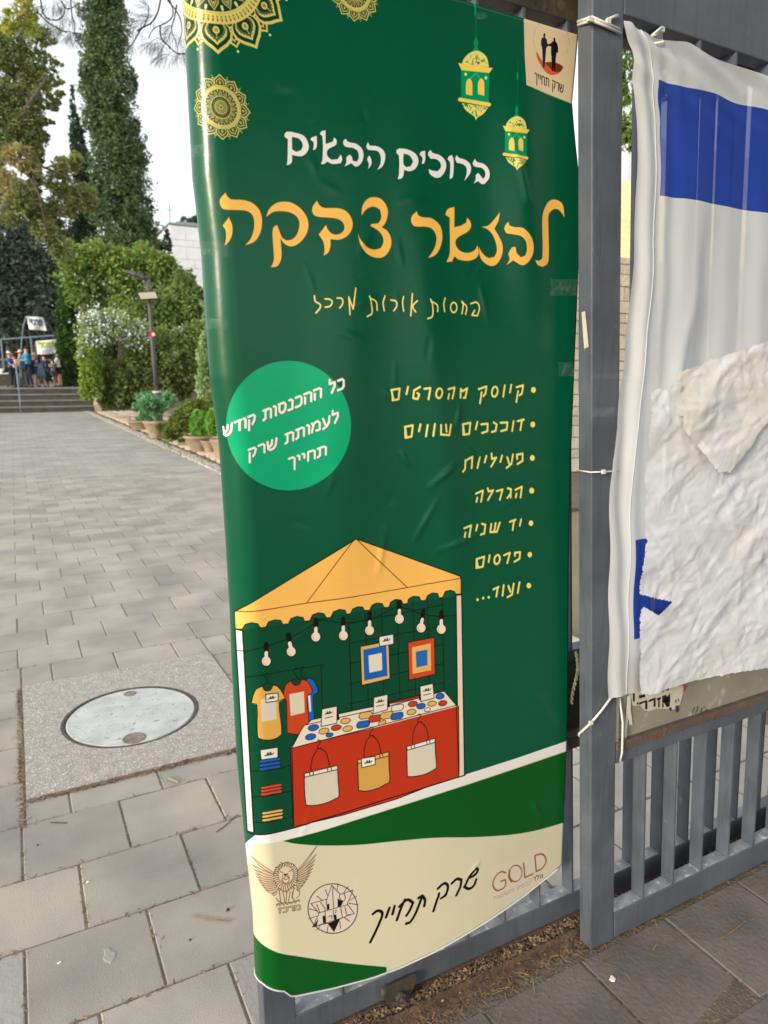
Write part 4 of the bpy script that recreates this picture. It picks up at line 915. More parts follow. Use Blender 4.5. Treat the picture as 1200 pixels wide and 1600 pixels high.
bu = n.new('ShaderNodeBump'); bu.inputs['Strength'].default_value = .25; bu.inputs['Distance'].default_value = .006; L_.new(no.outputs[0], bu.inputs['Height'])
nf = n.new('ShaderNodeTexNoise'); nf.inputs['Scale'].default_value = 700; L_.new(ge.outputs['Position'], nf.inputs['Vector'])
b2 = n.new('ShaderNodeBump'); b2.inputs['Strength'].default_value = .12; b2.inputs['Distance'].default_value = .0008; L_.new(nf.outputs[0], b2.inputs['Height']); L_.new(bu.outputs[0], b2.inputs['Normal']); L_.new(b2.outputs[0], b.inputs['Normal'])
M['vinyl'] = m; M['vinyl_back'] = mat('white_vinyl_back', srgb(206, 208, 206), rough=.5)
NU, NV = 210, 380
BT = 2.345
uu = np.linspace(0, 1, NU); vv = np.linspace(0, 1, NV); sg = np.zeros((NV, NU)); zg = np.zeros((NV, NU))
for j, v in enumerate(vv):
    # rows run from the top edge down to the curved lower hem
    s_ = -0.108 + 0 * uu; zz = np.zeros(NU)
    for it in range(3):
        zb = np.interp(np.maximum(s_, 0), ZB_S, ZB_Z); zb = np.where(s_ < 0, .214 + .02 * np.clip(-s_ / .05, 0, 1), zb); zz = BT + (zb - BT) * v
        smax = np.interp(zz, RZ, RX) - np.interp(zz, LZ, LX) - RAD
        # finer columns round the fold
        fr = uu * 1.0; t = np.where(fr < .22, -0.108 + fr / .22 * .128, .02 + (fr - .22) / .78 * (smax - .02)); s_ = t
    sg[j] = s_; zg[j] = zz
X, Y, Z = surf(sg, zg)
org = np.array([0.37, YF, 0.2]); V = np.stack([X, Y, Z], -1).reshape(-1, 3) - org
me = bpy.data.meshes.new('printed_sheet'); nV = NU * NV
idx = np.arange(nV).reshape(NV, NU); q = np.stack([idx[:-1, :-1], idx[1:, :-1], idx[1:, 1:], idx[:-1, 1:]], -1).reshape(-1, 4)
me.vertices.add(nV); me.vertices.foreach_set('co', V.astype(np.float32).reshape(-1)); me.loops.add(q.size); me.loops.foreach_set('vertex_index', q.astype(np.int32).reshape(-1))
me.polygons.add(len(q)); me.polygons.foreach_set('loop_start', np.arange(0, q.size, 4, dtype=np.int32)); me.update(calc_edges=True)
uvl = me.uv_layers.new(name='print'); U_ = ((sg - S0) * DPM / TW).reshape(-1); V_ = 1 - ((Z1 - zg) * DPM / TH).reshape(-1)
uvl.data.foreach_set('uv', np.stack([U_[q.reshape(-1)], V_[q.reshape(-1)]], 1).astype(np.float32).reshape(-1)); me.polygons.foreach_set('use_smooth', [True] * len(q))
BAN = empty('banner', tuple(org), 'tall green printed bazaar banner with Hebrew lettering hung on the gate', 'banner')
me.materials.append(M['vinyl']); me.materials.append(M['vinyl_back']); sh = link('printed_sheet', me, None, BAN)
so = sh.modifiers.new('thickness', 'SOLIDIFY'); so.thickness = .0008; so.offset = -1; so.material_offset = 1; so.material_offset_rim = 1
# white hem along the lower edge
hem = MB(); jj = -1; P_ = [Vector(v) for v in V.reshape(NV, NU, 3)[-1][::3]]; hem.tube([p_ + Vector((0, -.0012, -.0005)) for p_ in P_], .0021, 6); hem.build('hem', M['vinyl_back'], BAN, True)
# ================================================================== FOLIAGE TOOLS
def ellipsoid_pts(c, r, n, shell=.55):
    """points in the outer part of an ellipsoid, with an uneven, lumpy surface"""
    d = RNG.normal(size=(n, 3)); d /= np.linalg.norm(d, axis=1)[:, None]
    k = RNG.uniform(0, 1, n) ** .45 * (1 - shell) + shell * RNG.uniform(.6, 1.06, n)
    k = np.minimum(k, 1.08); lump = 1 + .16 * np.sin(d[:, 0] * 5 + c[0] * 3) * np.sin(d[:, 2] * 6 + c[2] * 2) + .08 * np.sin(d[:, 0] * 13 + d[:, 2] * 11)
    return np.array(c) + d * np.array(r) * (k * lump)[:, None]
def leaves(pts_, size, up=.3, aspect=1.9, droop=0.0):
    n = len(pts_); a = RNG.normal(size=(n, 3)); a[:, 2] = a[:, 2] * .8 - droop; a /= np.linalg.norm(a, axis=1)[:, None]
    b = np.cross(a, RNG.normal(size=(n, 3))); b /= np.linalg.norm(b, axis=1)[:, None]
    s = size * RNG.uniform(.6, 1.35, n)[:, None]; a = a * s * aspect / 2; b = b * s / 2
    return np.stack([pts_ - a, pts_ + b * .9, pts_ + a, pts_ - b * .9], 1)
def plant(name, label, cat, blobs, Y, m, size, dens=1.0, group=None, extra=None, trunk=None, kind=None, crown='crown', aspect=1.9, droop=0.0, dy=0.0, core=True, clump=None):
    """blobs: measured ellipses (x, y, rx, ry [, depth offset]) in photo pixels; each becomes an ellipsoid at depth Y"""
    size = size * .62; dens = dens * 1.0
    base = at(blobs[0][0], 640, Y); root = empty(name, (base.x, Y, 0), label, cat, group); o_ = np.array([base.x, Y, 0.])
    P = []; cores = MB()
    for bl in blobs:
        x, y, rx, ry = bl[:4]; yy = Y + (bl[4] if len(bl) > 4 else 0); c = at(x, y, yy); k = ppm(yy, x); r_ = (rx / k, max(.25, .7 * rx / k), ry / k)
        n = int(dens * 5.2 * (r_[0] * r_[2]) * PI / (size * size * aspect * .5)); n = max(60, min(n, 26000))
        cl = clump or min(r_[0], r_[2]) * .26; per = 26; nc = max(12, n // per); ctr = ellipsoid_pts(c, tuple(max(.05, v - cl * .6) for v in r_), nc, .72)
        off = RNG.normal(size=(nc, per, 3)); off /= np.maximum(np.linalg.norm(off, axis=2), 1e-6)[..., None]; sz_ = cl * RNG.uniform(.55, 1.25, (nc, 1, 1)); P.append((ctr[:, None] + off * sz_ * RNG.uniform(.75, 1.05, (nc, per, 1)) * np.array([1, 1, 1.15])).reshape(-1, 3))
        P.append(ellipsoid_pts(c, tuple(v * .9 for v in r_), n // 4, .6))
        if core:          # twiggy inner mass so that one cannot look straight through
            q = ellipsoid_pts(c, tuple(v * .66 for v in r_), max(30, n // 5), .1); P.append(q)
    P = np.concatenate(P); V = leaves(P, size, aspect=aspect, droop=droop) - o_
    link(crown, quads_mesh(crown, V), m, root)
    if extra:
        for (m2, frac, s2, cond, nm) in extra:
            sel = P[RNG.uniform(size=len(P)) < frac]
            if cond is not None: sel = sel[cond(sel)]
            if len(sel): link(nm, quads_mesh(nm, leaves(sel + RNG.normal(size=sel.shape) * size * .4 + np.array([0, -size, 0]), s2 * .7, aspect=1.2) - o_), m2, root)['kind'] = 'stuff'
    if trunk:
        for tp, rad in trunk:
            b = MB(); b.tube([tuple(Vector(p_) - Vector(o_)) for p_ in tp], [rad * (1 - .6 * i / max(1, len(tp) - 1)) for i in range(len(tp))], 8); b.build('trunk', M['bark'], root, True)
    return root, P
def tree_trunk(x, y0, y1, Y, r): 
    a, b = at(x, y0, Y), at(x, y1, Y); a.z = -0.1; return ([tuple(a), tuple((a + b) / 2 + Vector((r * .4, 0, 0))), tuple(b)], r)

# ---- beds on the right of the path
bed = MB(); bed.box((3.10, 6.5, -.05), (30, 60, -.012)); BED = struct('garden_bed', bed, M['soil'])
pb = MB()
for i in range(900):
    y = 8 + 29 * (i / 900) ** 1.25; x = random.choice([3.04, 3.12, 3.19]) + random.gauss(0, .02); s = random.uniform(.035, .065)
    n = 6; ph = random.random() * 6
    lo = [(x + s * math.cos(t + ph) * 1.2, y + s * math.sin(t + ph), -.03) for t in [2 * PI * k / n for k in range(n)]]
    hi = [(x + s * .62 * math.cos(t + ph) * 1.2, y + s * .62 * math.sin(t + ph), .022) for t in [2 * PI * k / n for k in range(n)]]
    pb.add(lo + hi, [tuple(range(n, 2 * n))] + [(k, (k + 1) % n, n + (k + 1) % n, n + k) for k in range(n)])
o = pb.build('pebble_edging', M['pebble']); tag(o, 'row of small pale stones edging the paved path', 'stone edging', kind='stuff')
st = 0
y = 10.5
while y < 36 and st < 150:
    x = 3.34 + random.uniform(0, .08); h = random.uniform(.45, .75)
    while x < 5.6 and st < 150:
        w_ = random.uniform(.5, .95); n = 7; cx_, cy_ = x + w_ / 2, y + h / 2 + random.gauss(0, .04)
        b = MB(); A = sorted([2 * PI * (k + random.uniform(-.28, .28)) / n for k in range(n)])
        rim = [(.5 * (w_ - .03) * max(-1, min(1, 1.25 * math.cos(t))) * random.uniform(.88, 1), .5 * (h - .03) * max(-1, min(1, 1.25 * math.sin(t))) * random.uniform(.88, 1)) for t in A]
        b.add([(u, v, -.04) for u, v in rim] + [(u, v, .03) for u, v in rim] + [(u * .94, v * .94, .042) for u, v in rim], [tuple(range(2 * n, 3 * n))] + [(k, (k + 1) % n, n + (k + 1) % n, n + k) for k in range(n)] + [(n + k, n + (k + 1) % n, 2 * n + (k + 1) % n, 2 * n + k) for k in range(n)])
        b.build('flagstone', M['limestone'], BED, loc=(cx_, cy_, random.uniform(-.008, .004))); st += 1
        x += w_
    y += h
# ---- stairs, platform
YS = 36.6; ztop = at(60, 606, YS + 1.7).z; NS = 4
STAIR = empty('stairway', (0, YS, 0), 'broad low stone stairs at the far end of the paved path', 'stairs')
for i in range(NS):
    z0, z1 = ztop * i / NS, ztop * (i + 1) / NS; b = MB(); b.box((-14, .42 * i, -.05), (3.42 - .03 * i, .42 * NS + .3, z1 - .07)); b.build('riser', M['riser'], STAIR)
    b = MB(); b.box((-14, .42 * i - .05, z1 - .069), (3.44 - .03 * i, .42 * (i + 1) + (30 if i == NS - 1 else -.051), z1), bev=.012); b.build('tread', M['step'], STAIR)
b = MB()
for i in range(NS): b.box((3.45, .42 * i - .1, -.05), (3.75, .42 * (i + 1) - .101, ztop * (i + 1) / NS + .12), bev=.03)
b.build('side_kerb', M['limestone'], STAIR)
ter = MB(); ter.box((-40, YS + 31, -.05), (60, YS + 90, ztop)); struct('terrace', ter, M['soil'])
bk = MB(); bk.box((3.8, YS + 2, -.05), (50, YS + 30.9, ztop - .05)); struct('bank', bk, M['soil'])

# handrail in the middle of the stairs
q0 = gnd(33, 646); q0.y = YS - .4
hr = empty('handrail', (q0.x, q0.y, 0), 'thin grey handrail running up the middle of the far stairs', 'handrail')
b = MB(); b.tube([(0, 0, 0), (0, 0, 1.0)], .028); b.build('post', M['rail'], hr, True)
b = MB(); b.tube([(0, 2.2, ztop), (0, 2.2, ztop + 1.0)], .028); b.build('post', M['rail'], hr, True)
b = MB(); b.tube([(0, -.1, 1.0), (0, 2.3, ztop + 1.02)], .026); b.build('rail', M['rail'], hr, True)

# ---- railing behind the crowd
YR = 46.0
rt = empty('railing', (at(0, 560, YR).x, YR, 0), 'grey barred railing behind the people on the far terrace', 'railing')
za, zb2 = at(0, 562, YR).z, at(0, 531, YR).z; zc = at(88, 524, YR).z; x0 = at(-40, 560, YR).x; x1 = at(92, 560, YR).x; ox = rt.location.x
def zt(x): return zb2 + (zc - zb2) * (x - ox) / (x1 - ox)
b = MB(); b.tube([(x0 - ox, 0, zt(x0)), (x1 - ox, 0, zt(x1))], .05, 6); b.build('top_rail', M['rail'], rt); b = MB(); b.tube([(x0 - ox, 0, za), (x1 - ox, 0, za)], .05, 6); b.build('bottom_rail', M['rail'], rt)
for x in (0, 47, 88): 
    xx = at(x + 3, 550, YR).x; b = MB(); b.box((xx - ox - .05, -.05, ztop - .1), (xx - ox + .05, .05, zt(xx))); b.build('post', M['rail'], rt)
x = x0 + .1
while x < x1:
    b = MB(); b.box((x - ox - .015, -.015, za), (x - ox + .015, .015, zt(x) - .03)); b.build('baluster', M['iron_dark'], rt); x += .26
# ledge / low wall at the left behind the table
b = MB(); b.box((at(-60, 560, YR + .5).x, YR + .3, ztop - .1), (at(60, 560, YR).x, YR + .8, za - .05)); o = b.build('low_wall', M['riser']); tag(o, 'low dark stone wall under the railing at far left', 'wall')

# ---- cloth sign with blue letters on a pole, and hand-written poster
def flat_sign(name, corners, Y, label, cat, text, pole=None, wave=.05, second=None):
    C_ = [at(x, y, Y) for x, y in corners]; o_ = C_[0].copy(); root = empty(name, tuple(o_), label, cat)
    b = MB(); NN = 12; g_ = []
    for j in range(NN + 1):
        for i in range(NN + 1):
            u, v = i / NN, j / NN; p_ = (C_[0] * (1 - u) + C_[1] * u) * (1 - v) + (C_[3] * (1 - u) + C_[2] * u) * v
            p_ = p_ - o_; p_.y += wave * math.sin(u * 7 + v * 3); g_.append(p_)
    b.add(g_, [(j * (NN + 1) + i, (j + 1) * (NN + 1) + i, (j + 1) * (NN + 1) + i + 1, j * (NN + 1) + i + 1) for j in range(NN) for i in range(NN)])
    s = b.build('cloth', M['white_print'], root, True); md = s.modifiers.new('thick', 'SOLIDIFY'); md.thickness = .012
    for (txt, u0, u1, v0, hh, mm) in text:
        c = bpy.data.curves.new('lettering', 'FONT'); c.body = txt[::-1] if any(ord(q) > 1400 for q in txt) else txt; c.size = 1; c.offset = .03; c.extrude = .001; c.resolution_u = 2
        tmp = bpy.data.objects.new('t', c); me = bpy.data.meshes.new_from_object(tmp); bpy.data.objects.remove(tmp)
        vx = np.array([v_.co[:] for v_ in me.vertices]); a, z_ = vx[:, 0].min(), vx[:, 0].max(); H_ = (C_[3] - C_[0]).length
        for v_ in me.vertices:
            u = u0 + (u1 - u0) * (v_.co.x - a) / (z_ - a); v = v0 - hh * v_.co.y / .6
            p_ = (C_[0] * (1 - u) + C_[1] * u) * (1 - v) + (C_[3] * (1 - u) + C_[2] * u) * v - o_; p_.y += wave * math.sin(u * 7 + v * 3) - .03; v_.co = p_
        link('lettering', me, mm, root)
    return root, o_
M['blue_paint'] = mat('blue_paint', srgb(40, 110, 170), rough=.7); M['lime_paint'] = mat('lime_marker', srgb(196, 214, 60), rough=.7)
rs, o_ = flat_sign('cloth_sign', [(41, 494), (68, 496), (73.5, 517), (46, 515)], 44.0, 'white cloth sign with blue Hebrew letters waving above the crowd', 'sign', [('פרסי', .12, .86, .62, .42, M['blue_paint'])])
b = MB(); b.tube([tuple(at(41, 494, 44.03) - o_), tuple(at(36, 512, 44.03) - o_), tuple(at(31, 560, 44.03) - o_)], .03, 6); b.build('pole', M['rail'], rs)
flat_sign('poster', [(56, 533), (90, 530), (92.5, 551), (59, 556)], 45.7, 'white poster with lime green handwriting hung on the far railing', 'poster', [('פ,פסר', .1, .85, .5, .38, M['lime_paint']), ('שלום לכולם', .2, .8, .82, .16, M['flower_blue'])])
# ================================================================== PLANTS
# pots and clipped bushes beside the path
def pot(name, x, y, top, wid, h, label, bush=None, bl=None, flare=1.0):
    p = gnd(x, y, .03); k = ppm(p.y, x); r = wid / k / 2; H_ = h / k
    root = empty(name, tuple(p), label, 'planter', 'clay planters lining the path')
    b = MB(); b.lathe([(r * .52, 0), (r * .60, H_ * .25), (r * .93, H_ * .82), (r, H_ * .86), (r * 1.02, H_), (r * .9, H_), (r * .86, H_ * .84)], n=24); o = b.build('bowl', M['clay'], root); sm_angle(o, 40)
    b = MB(); b.lathe([(r * .86, H_ * .82), (.01, H_ * .86)], n=16); b.build('earth', M['soil'], root)
    if bush:
        bx_, by_, brx, bry, mm, lb, sz = bush; c = at(bx_, by_, p.y); kk = ppm(p.y, bx_); P = ellipsoid_pts(c, (brx / kk, brx / kk, bry / kk), 5200, .8)
        P = np.concatenate([P, ellipsoid_pts(c, (brx / kk * .7, brx / kk * .7, bry / kk * .75), 1500, .1)])
        r2 = empty('potted_bush', (p.x, p.y, H_), lb, 'bush'); o2_ = np.array([p.x, p.y, H_])
        link('crown', quads_mesh('crown', leaves(P, sz) - o2_), mm, r2); b = MB(); b.tube([(0, 0, -.05), tuple(Vector(c) - Vector(o2_))], .03, 6); b.build('stem', M['bark'], r2)
pot('planter', 219, 671, 0, 40, 14, 'low wide clay planter farthest along the path behind the lamp post')
pot('planter', 243, 684, 0, 36, 27, 'tall clay planter with a round bush just beside the lamp post', (236, 638, 17, 20, M['bush_blue'], 'round blue green bush in the tall planter beside the lamp post', .09))
pot('planter', 311, 704, 0, 46, 24, 'wide clay planter holding a bright bush near the banner', (312, 664, 14, 22, M['bush'], 'bright green round bush in the wide planter near the banner', .07))
pot('planter', 327, 706, 0, 26, 18, 'small empty clay bowl between two larger planters')
pot('planter', 346, 715, 0, 34, 30, 'clay urn half hidden by the edge of the banner', (336, 660, 12, 20, M['bush'], 'small bright bush in the urn half hidden by the banner', .06))
def shrub(*a, **k): return plant('shrub', *a, **k)
shrub('pale green clipped shrub behind the lamp post base', 'shrub', [(222, 622, 14, 13), (262, 625, 17, 15), (232, 628, 12, 16)], 23, M['bush_blue'], .10, group='clipped shrubs by the lamp post')
shrub('low blue green shrub left of the lamp post', 'shrub', [(213, 636, 9, 9)], 24.5, M['bush_blue'], .09)
shrub('loose olive green rosemary shrub sprawling beside the lamp post', 'shrub', [(262, 674, 18, 20), (288, 655, 26, 28), (278, 672, 22, 22), (300, 640, 18, 18), (318, 636, 14, 16)], 16.8, M['rosemary'], .075, aspect=3.6, core=True)
shrub('small tuft of green leaves in front of the flat clay planter', 'shrub', [(217, 654, 8, 4)], 22.6, M['bush'], .07)
# hedges
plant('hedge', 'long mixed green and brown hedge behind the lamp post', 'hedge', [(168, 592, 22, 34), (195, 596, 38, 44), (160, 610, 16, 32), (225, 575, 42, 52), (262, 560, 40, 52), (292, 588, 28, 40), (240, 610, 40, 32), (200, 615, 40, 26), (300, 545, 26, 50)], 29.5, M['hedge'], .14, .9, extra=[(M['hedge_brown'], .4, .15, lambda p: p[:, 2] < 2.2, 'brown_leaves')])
plant('hedge', 'pale bushy shrubbery rising above the mixed hedge beside the banner', 'hedge', [(250, 490, 34, 46), (290, 470, 30, 50), (312, 500, 22, 60), (215, 500, 26, 34)], 33, M['hedge'], .15, .9)
shrub('tall variegated shrub with pale leaves against the banner edge', 'shrub', [(322, 560, 16, 50), (318, 610, 14, 46), (330, 640, 14, 30), (326, 500, 12, 40)], 21, M['variegated'], .085, 1.0)
plant('shrub', 'rounded shrub covered with pale blue flowers left of the lamp post', 'flowering shrub', [(150, 520, 30, 34), (140, 560, 22, 40), (180, 512, 34, 28), (212, 520, 26, 26), (134, 600, 12, 32), (148, 590, 14, 36)], 28.9, M['plumbago'], .11, 1.0,
      extra=[(M['flower_blue'], .30, .11, lambda p: (p[:, 2] > at(150, 552, 28.9).z + .25 * np.sin(p[:, 0] * 5)) , 'flowers')])
plant('shrub', 'bright green flowering vine shrub heaped above the blue flowers', 'flowering shrub', [(130, 440, 40, 46), (180, 420, 46, 40), (225, 425, 46, 42), (268, 450, 34, 46), (110, 400, 22, 22), (150, 400, 34, 24), (295, 470, 24, 50), (205, 465, 60, 40), (250, 412, 26, 20)], 40, M['vine'], .2, .95,
      extra=[(M['flower_orange'], .006, .16, lambda p: p[:, 2] > at(150, 420, 40).z, 'flowers'), (M['flower_blue'], .035, .16, lambda p: (p[:, 2] < at(150, 430, 40).z) & (p[:, 2] > at(150, 490, 40).z), 'pale_flowers')])
plant('hedge', 'tall dark ivy column standing beside the far stairs', 'hedge', [(104, 500, 17, 60), (102, 560, 18, 46), (112, 460, 20, 30), (108, 590, 16, 24), (118, 570, 14, 40), (98, 530, 10, 50)], 41.5, M['ivy'], .17, 1.1)
# trees
plant('cypress_tree', 'tall broad cypress tree rising out of the top of the picture', 'tree',
      [(165, -30, 34, 60), (164, 30, 39, 45), (165, 75, 40, 40), (166, 115, 46, 36), (168, 150, 47, 34), (172, 185, 49, 34), (180, 215, 48, 34), (185, 250, 52, 34), (190, 285, 50, 34), (190, 320, 52, 32), (198, 350, 50, 30), (205, 380, 50, 26), (226, 365, 24, 28), (219, 240, 14, 24), (180, 395, 56, 30), (214, 200, 8, 14), (130, 120, 8, 20), (208, 130, 7, 18), (232, 330, 8, 26), (152, 300, 16, 40)],
      56, M['cypress'], .21, .72, trunk=[tree_trunk(190, 600, 240, 56, .5)], aspect=2.2, core=True)
plant('cypress_tree', 'slim pointed cypress tree left of the broad one', 'tree',
      [(113, 160, 5, 24), (117, 190, 9, 30), (122, 220, 14, 34), (126, 255, 18, 34), (130, 290, 20, 34), (130, 330, 24, 34), (132, 370, 30, 34)], 60, M['cypress2'], .22, .7, trunk=[tree_trunk(127, 600, 220, 60, .35)])
plant('cypress_tree', 'small dark cypress tip just right of the big pine', 'tree', [(62, 215, 5, 18), (60, 240, 9, 26), (56, 275, 14, 36), (54, 320, 18, 36)], 58, M['dark'], .3, 1, trunk=[tree_trunk(56, 600, 240, 58, .3)])
plant('pine_tree', 'large airy pine tree filling the upper left corner', 'tree',
      [(-20, 60, 30, 50), (30, 100, 36, 28), (55, 120, 22, 20), (20, 140, 30, 30), (62, 125, 20, 26), (70, 90, 14, 10), (30, 180, 34, 34), (-20, 160, 30, 50), (45, 150, 28, 24), (78, 112, 14, 8), (20, 215, 36, 26), (55, 205, 16, 18), (82, 152, 12, 7), (66, 190, 10, 8), (-15, 260, 30, 50), (72, 165, 14, 10), (10, 80, 36, 40), (0, 200, 40, 60), (40, 200, 30, 40), (10, 300, 40, 40), (50, 60, 26, 30), (88, 100, 10, 5), (92, 148, 9, 5), (78, 128, 12, 8), (96, 128, 5, 3), (84, 168, 10, 5), (74, 190, 9, 6), (88, 160, 8, 4), (70, 60, 20, 14), (60, 230, 12, 10), (72, 215, 8, 6)],
      34, M['pine'], .12, .62, trunk=[([(at(-40, 640, 34).x, 34, -.1), tuple(at(-28, 400, 34)), tuple(at(-6, 240, 34)), tuple(at(16, 100, 34))], .26), ([tuple(at(4, 250, 34)), tuple(at(40, 170, 33.6)), tuple(at(74, 120, 33.5))], .12), ([tuple(at(6, 200, 34)), tuple(at(40, 130, 34)), tuple(at(60, 60, 34))], .1)], core=False,
      extra=[(M['pine_sunlit'], .16, .14, lambda p: p[:, 2] < at(20, 225, 34).z, 'sunlit_tone_needles')])  # sunlit lower crown painted with yellower needles
plant('pine_tree', 'sunlit golden pine bough at the top left edge', 'tree branch', [(38, 15, 22, 24), (18, 30, 18, 14), (50, 40, 14, 20), (12, 44, 12, 10)], 30, M['pine_sunlit'], .10, .6, aspect=4, droop=.5, core=False, crown='needles',
      trunk=[([tuple(at(70, -40, 30)), tuple(at(40, 20, 30)), tuple(at(14, 40, 30))], .05)])
plant('pine_tree', 'drooping pine bough with sunlit-yellow needles hanging at left', 'tree branch', [(30, 245, 26, 22), (48, 262, 18, 14), (10, 290, 12, 30)], 31, M['pine_sunlit_tan'], .12, .6, aspect=3, core=False, crown='needles', droop=.3)
plant('pine_tree', 'soft green pine bough reaching right in front of the cypress', 'tree branch',
      [(100, 262, 22, 22), (120, 250, 12, 14), (90, 285, 26, 22), (125, 305, 30, 22), (140, 310, 18, 20), (100, 320, 30, 22), (60, 330, 28, 20), (40, 300, 24, 20), (70, 360, 26, 24), (95, 385, 22, 24), (30, 330, 30, 26)], 32, M['pine'], .12, .75, aspect=3.2, crown='needles',
      trunk=[([tuple(at(4, 245, 32)), tuple(at(40, 250, 31.6)), tuple(at(90, 270, 31.5)), tuple(at(130, 290, 31.5))], .07), ([tuple(at(10, 250, 32)), tuple(at(45, 275, 31.2)), tuple(at(60, 300, 31)), tuple(at(75, 370, 31))], .05), ([tuple(at(30, 250, 31.5)), tuple(at(70, 262, 31.1)), tuple(at(100, 255, 31))], .04)])
plant('broadleaf_tree', 'dark grey green tree massed at the left edge above the crowd', 'tree', [(10, 370, 36, 40), (30, 410, 44, 40), (0, 440, 40, 50), (60, 430, 34, 40), (84, 420, 26, 34), (20, 470, 50, 34), (0, 500, 40, 34), (50, 505, 40, 26), (20, 525, 50, 18)], 52, M['olive'], .26, .9, trunk=[tree_trunk(10, 600, 400, 52, .25)])
plant('broadleaf_tree', 'deep green tree mass behind the far railing', 'tree', [(20, 500, 50, 36), (70, 490, 34, 50), (60, 540, 50, 30), (95, 440, 24, 50), (-20, 520, 40, 50), (40, 380, 30, 30), (75, 350, 26, 26), (110, 380, 30, 30), (150, 395, 40, 26), (250, 400, 14, 26), (262, 385, 8, 26)], 66, M['dark'], .34, 1.0, trunk=[tree_trunk(60, 600, 480, 66, .4)])  # one dark green leaf colour throughout
# far hedge line closing the horizon beyond the crowd and behind the banner side
plant('tree_row', 'distant dark row of trees beyond the railing and the garden', 'trees', [(-120, 520, 90, 90), (-40, 540, 70, 70), (60, 560, 80, 50), (150, 560, 60, 60), (240, 540, 60, 60), (330, 540, 60, 60), (430, 540, 70, 60), (560, 540, 90, 60), (700, 540, 90, 60)], 84, M['dark'], .6, .8)
# hanging pepper tree seen through the gate, right of the post
pt = [(985, 120, 20, 40), (975, 170, 18, 50), (1000, 60, 30, 40), (985, 200, 12, 30), (940, 60, 30, 60), (1040, 90, 40, 60), (1100, 100, 60, 50), (975, 220, 7, 20)]
plant('pepper_tree', 'green pepper tree with hanging leaves seen beyond the gate post', 'tree', pt, 7.2, M['vine'], .045, .55, aspect=4.5, droop=1.2, extra=[(M['ivy'], .5, .05, None, 'darker_leaves')], core=False)  # extra leaves mixed in with a darker green

# ---- pine sprays hanging into the top of the picture
def spray(label, branches, tufts, Y, nl=.16, nn=46):
    base = at(*branches[0][0], Y); root = empty('pine_branch', tuple(base), label, 'branch', 'pine sprays at the top of the picture'); b = MB()
    for br in branches:
        P = smooth(np.array(br, float), False, 5, 90); b.tube([tuple(at(x, y, Y + .05 * math.sin(i)) - base) for i, (x, y) in enumerate(P)], [.009 - .0055 * i / len(P) for i in range(len(P))], 5)
    b.build('twigs', M['twig'], root, True)
    V = []
    for (x, y, dx, dy) in tufts:
        c = at(x, y, Y); d0 = (at(x + dx, y + dy, Y) - c).normalized()
        for _ in range(nn):
            d = (d0 + Vector((random.gauss(0, .55), random.gauss(0, .5), random.gauss(0, .55)))).normalized(); l = nl * random.uniform(.6, 1.1); s_ = c - d0 * random.uniform(-.03, .06)
            sd = d.cross(Vector((random.gauss(0, 1), random.gauss(0, 1), random.gauss(0, 1)))).normalized() * .0016; e = s_ + d * l + Vector((0, 0, -l * l * .9)); mid = s_ + d * l * .5
            V.append([s_ - sd - base, mid + sd - base, e - base, mid - sd - base])
    link('needles', quads_mesh('needles', np.array([[tuple(v) for v in q] for q in V])), M['needle'], root)
spray('dark pine spray with looping twigs hanging between the pine and the cypress', [[(62, -10), (70, 25), (90, 31), (101, 18), (96, 2), (84, -6)], [(58, 18), (75, 35), (92, 45), (105, 52)], [(110, -10), (112, 20), (117, 45), (114, 56)], [(96, 2), (106, 14), (125, 4)], [(114, 52), (122, 52), (131, 56)], [(88, 42), (96, 48), (112, 50)]],
      [(112, 56, -2, 10), (118, 55, 6, 10), (108, 54, -8, 10), (112, 30, 2, 10), (95, 46, -8, 8), (86, 45, -8, 10), (80, 44, -10, 4), (104, 8, -6, 4), (92, 12, 4, 10), (116, 6, 8, 8), (76, 32, -6, 10), (70, 10, -8, 6), (122, 20, 8, 8), (98, 30, -2, 10), (84, 8, 0, 10)], 9.0)
spray('pine spray with thin arching twigs hanging between the cypress and the banner', [[(292, 84), (276, 83), (262, 70), (255, 66)], [(252, -8), (246, 20), (236, 36), (222, 44), (212, 60), (205, 71), (200, 70), (199, 55), (206, 52), (208, 56)], [(262, -8), (270, 15), (268, 28), (255, 38), (240, 45), (232, 60)], [(250, 40), (252, 60), (262, 70), (266, 78)], [(276, 8), (272, 30), (268, 45), (278, 75)], [(215, 48), (225, 40), (232, 22), (232, 8)], [(262, 0), (280, 25), (284, 50), (278, 70)]],
      [(200, 32, -9, -5), (232, 14, -8, -8), (238, 26, -10, 6), (212, 42, -10, 6), (256, 70, -6, 10), (262, 86, -10, 10), (276, 86, -4, 12), (286, 86, 4, 12), (234, 66, -10, 8), (244, 68, -2, 10), (268, 40, -9, 6), (278, 60, 4, 10), (250, 90, -8, 6), (205, 68, -4, 8), (224, 30, -8, 2), (264, 56, -8, 6)], 8.0, .20, 44)
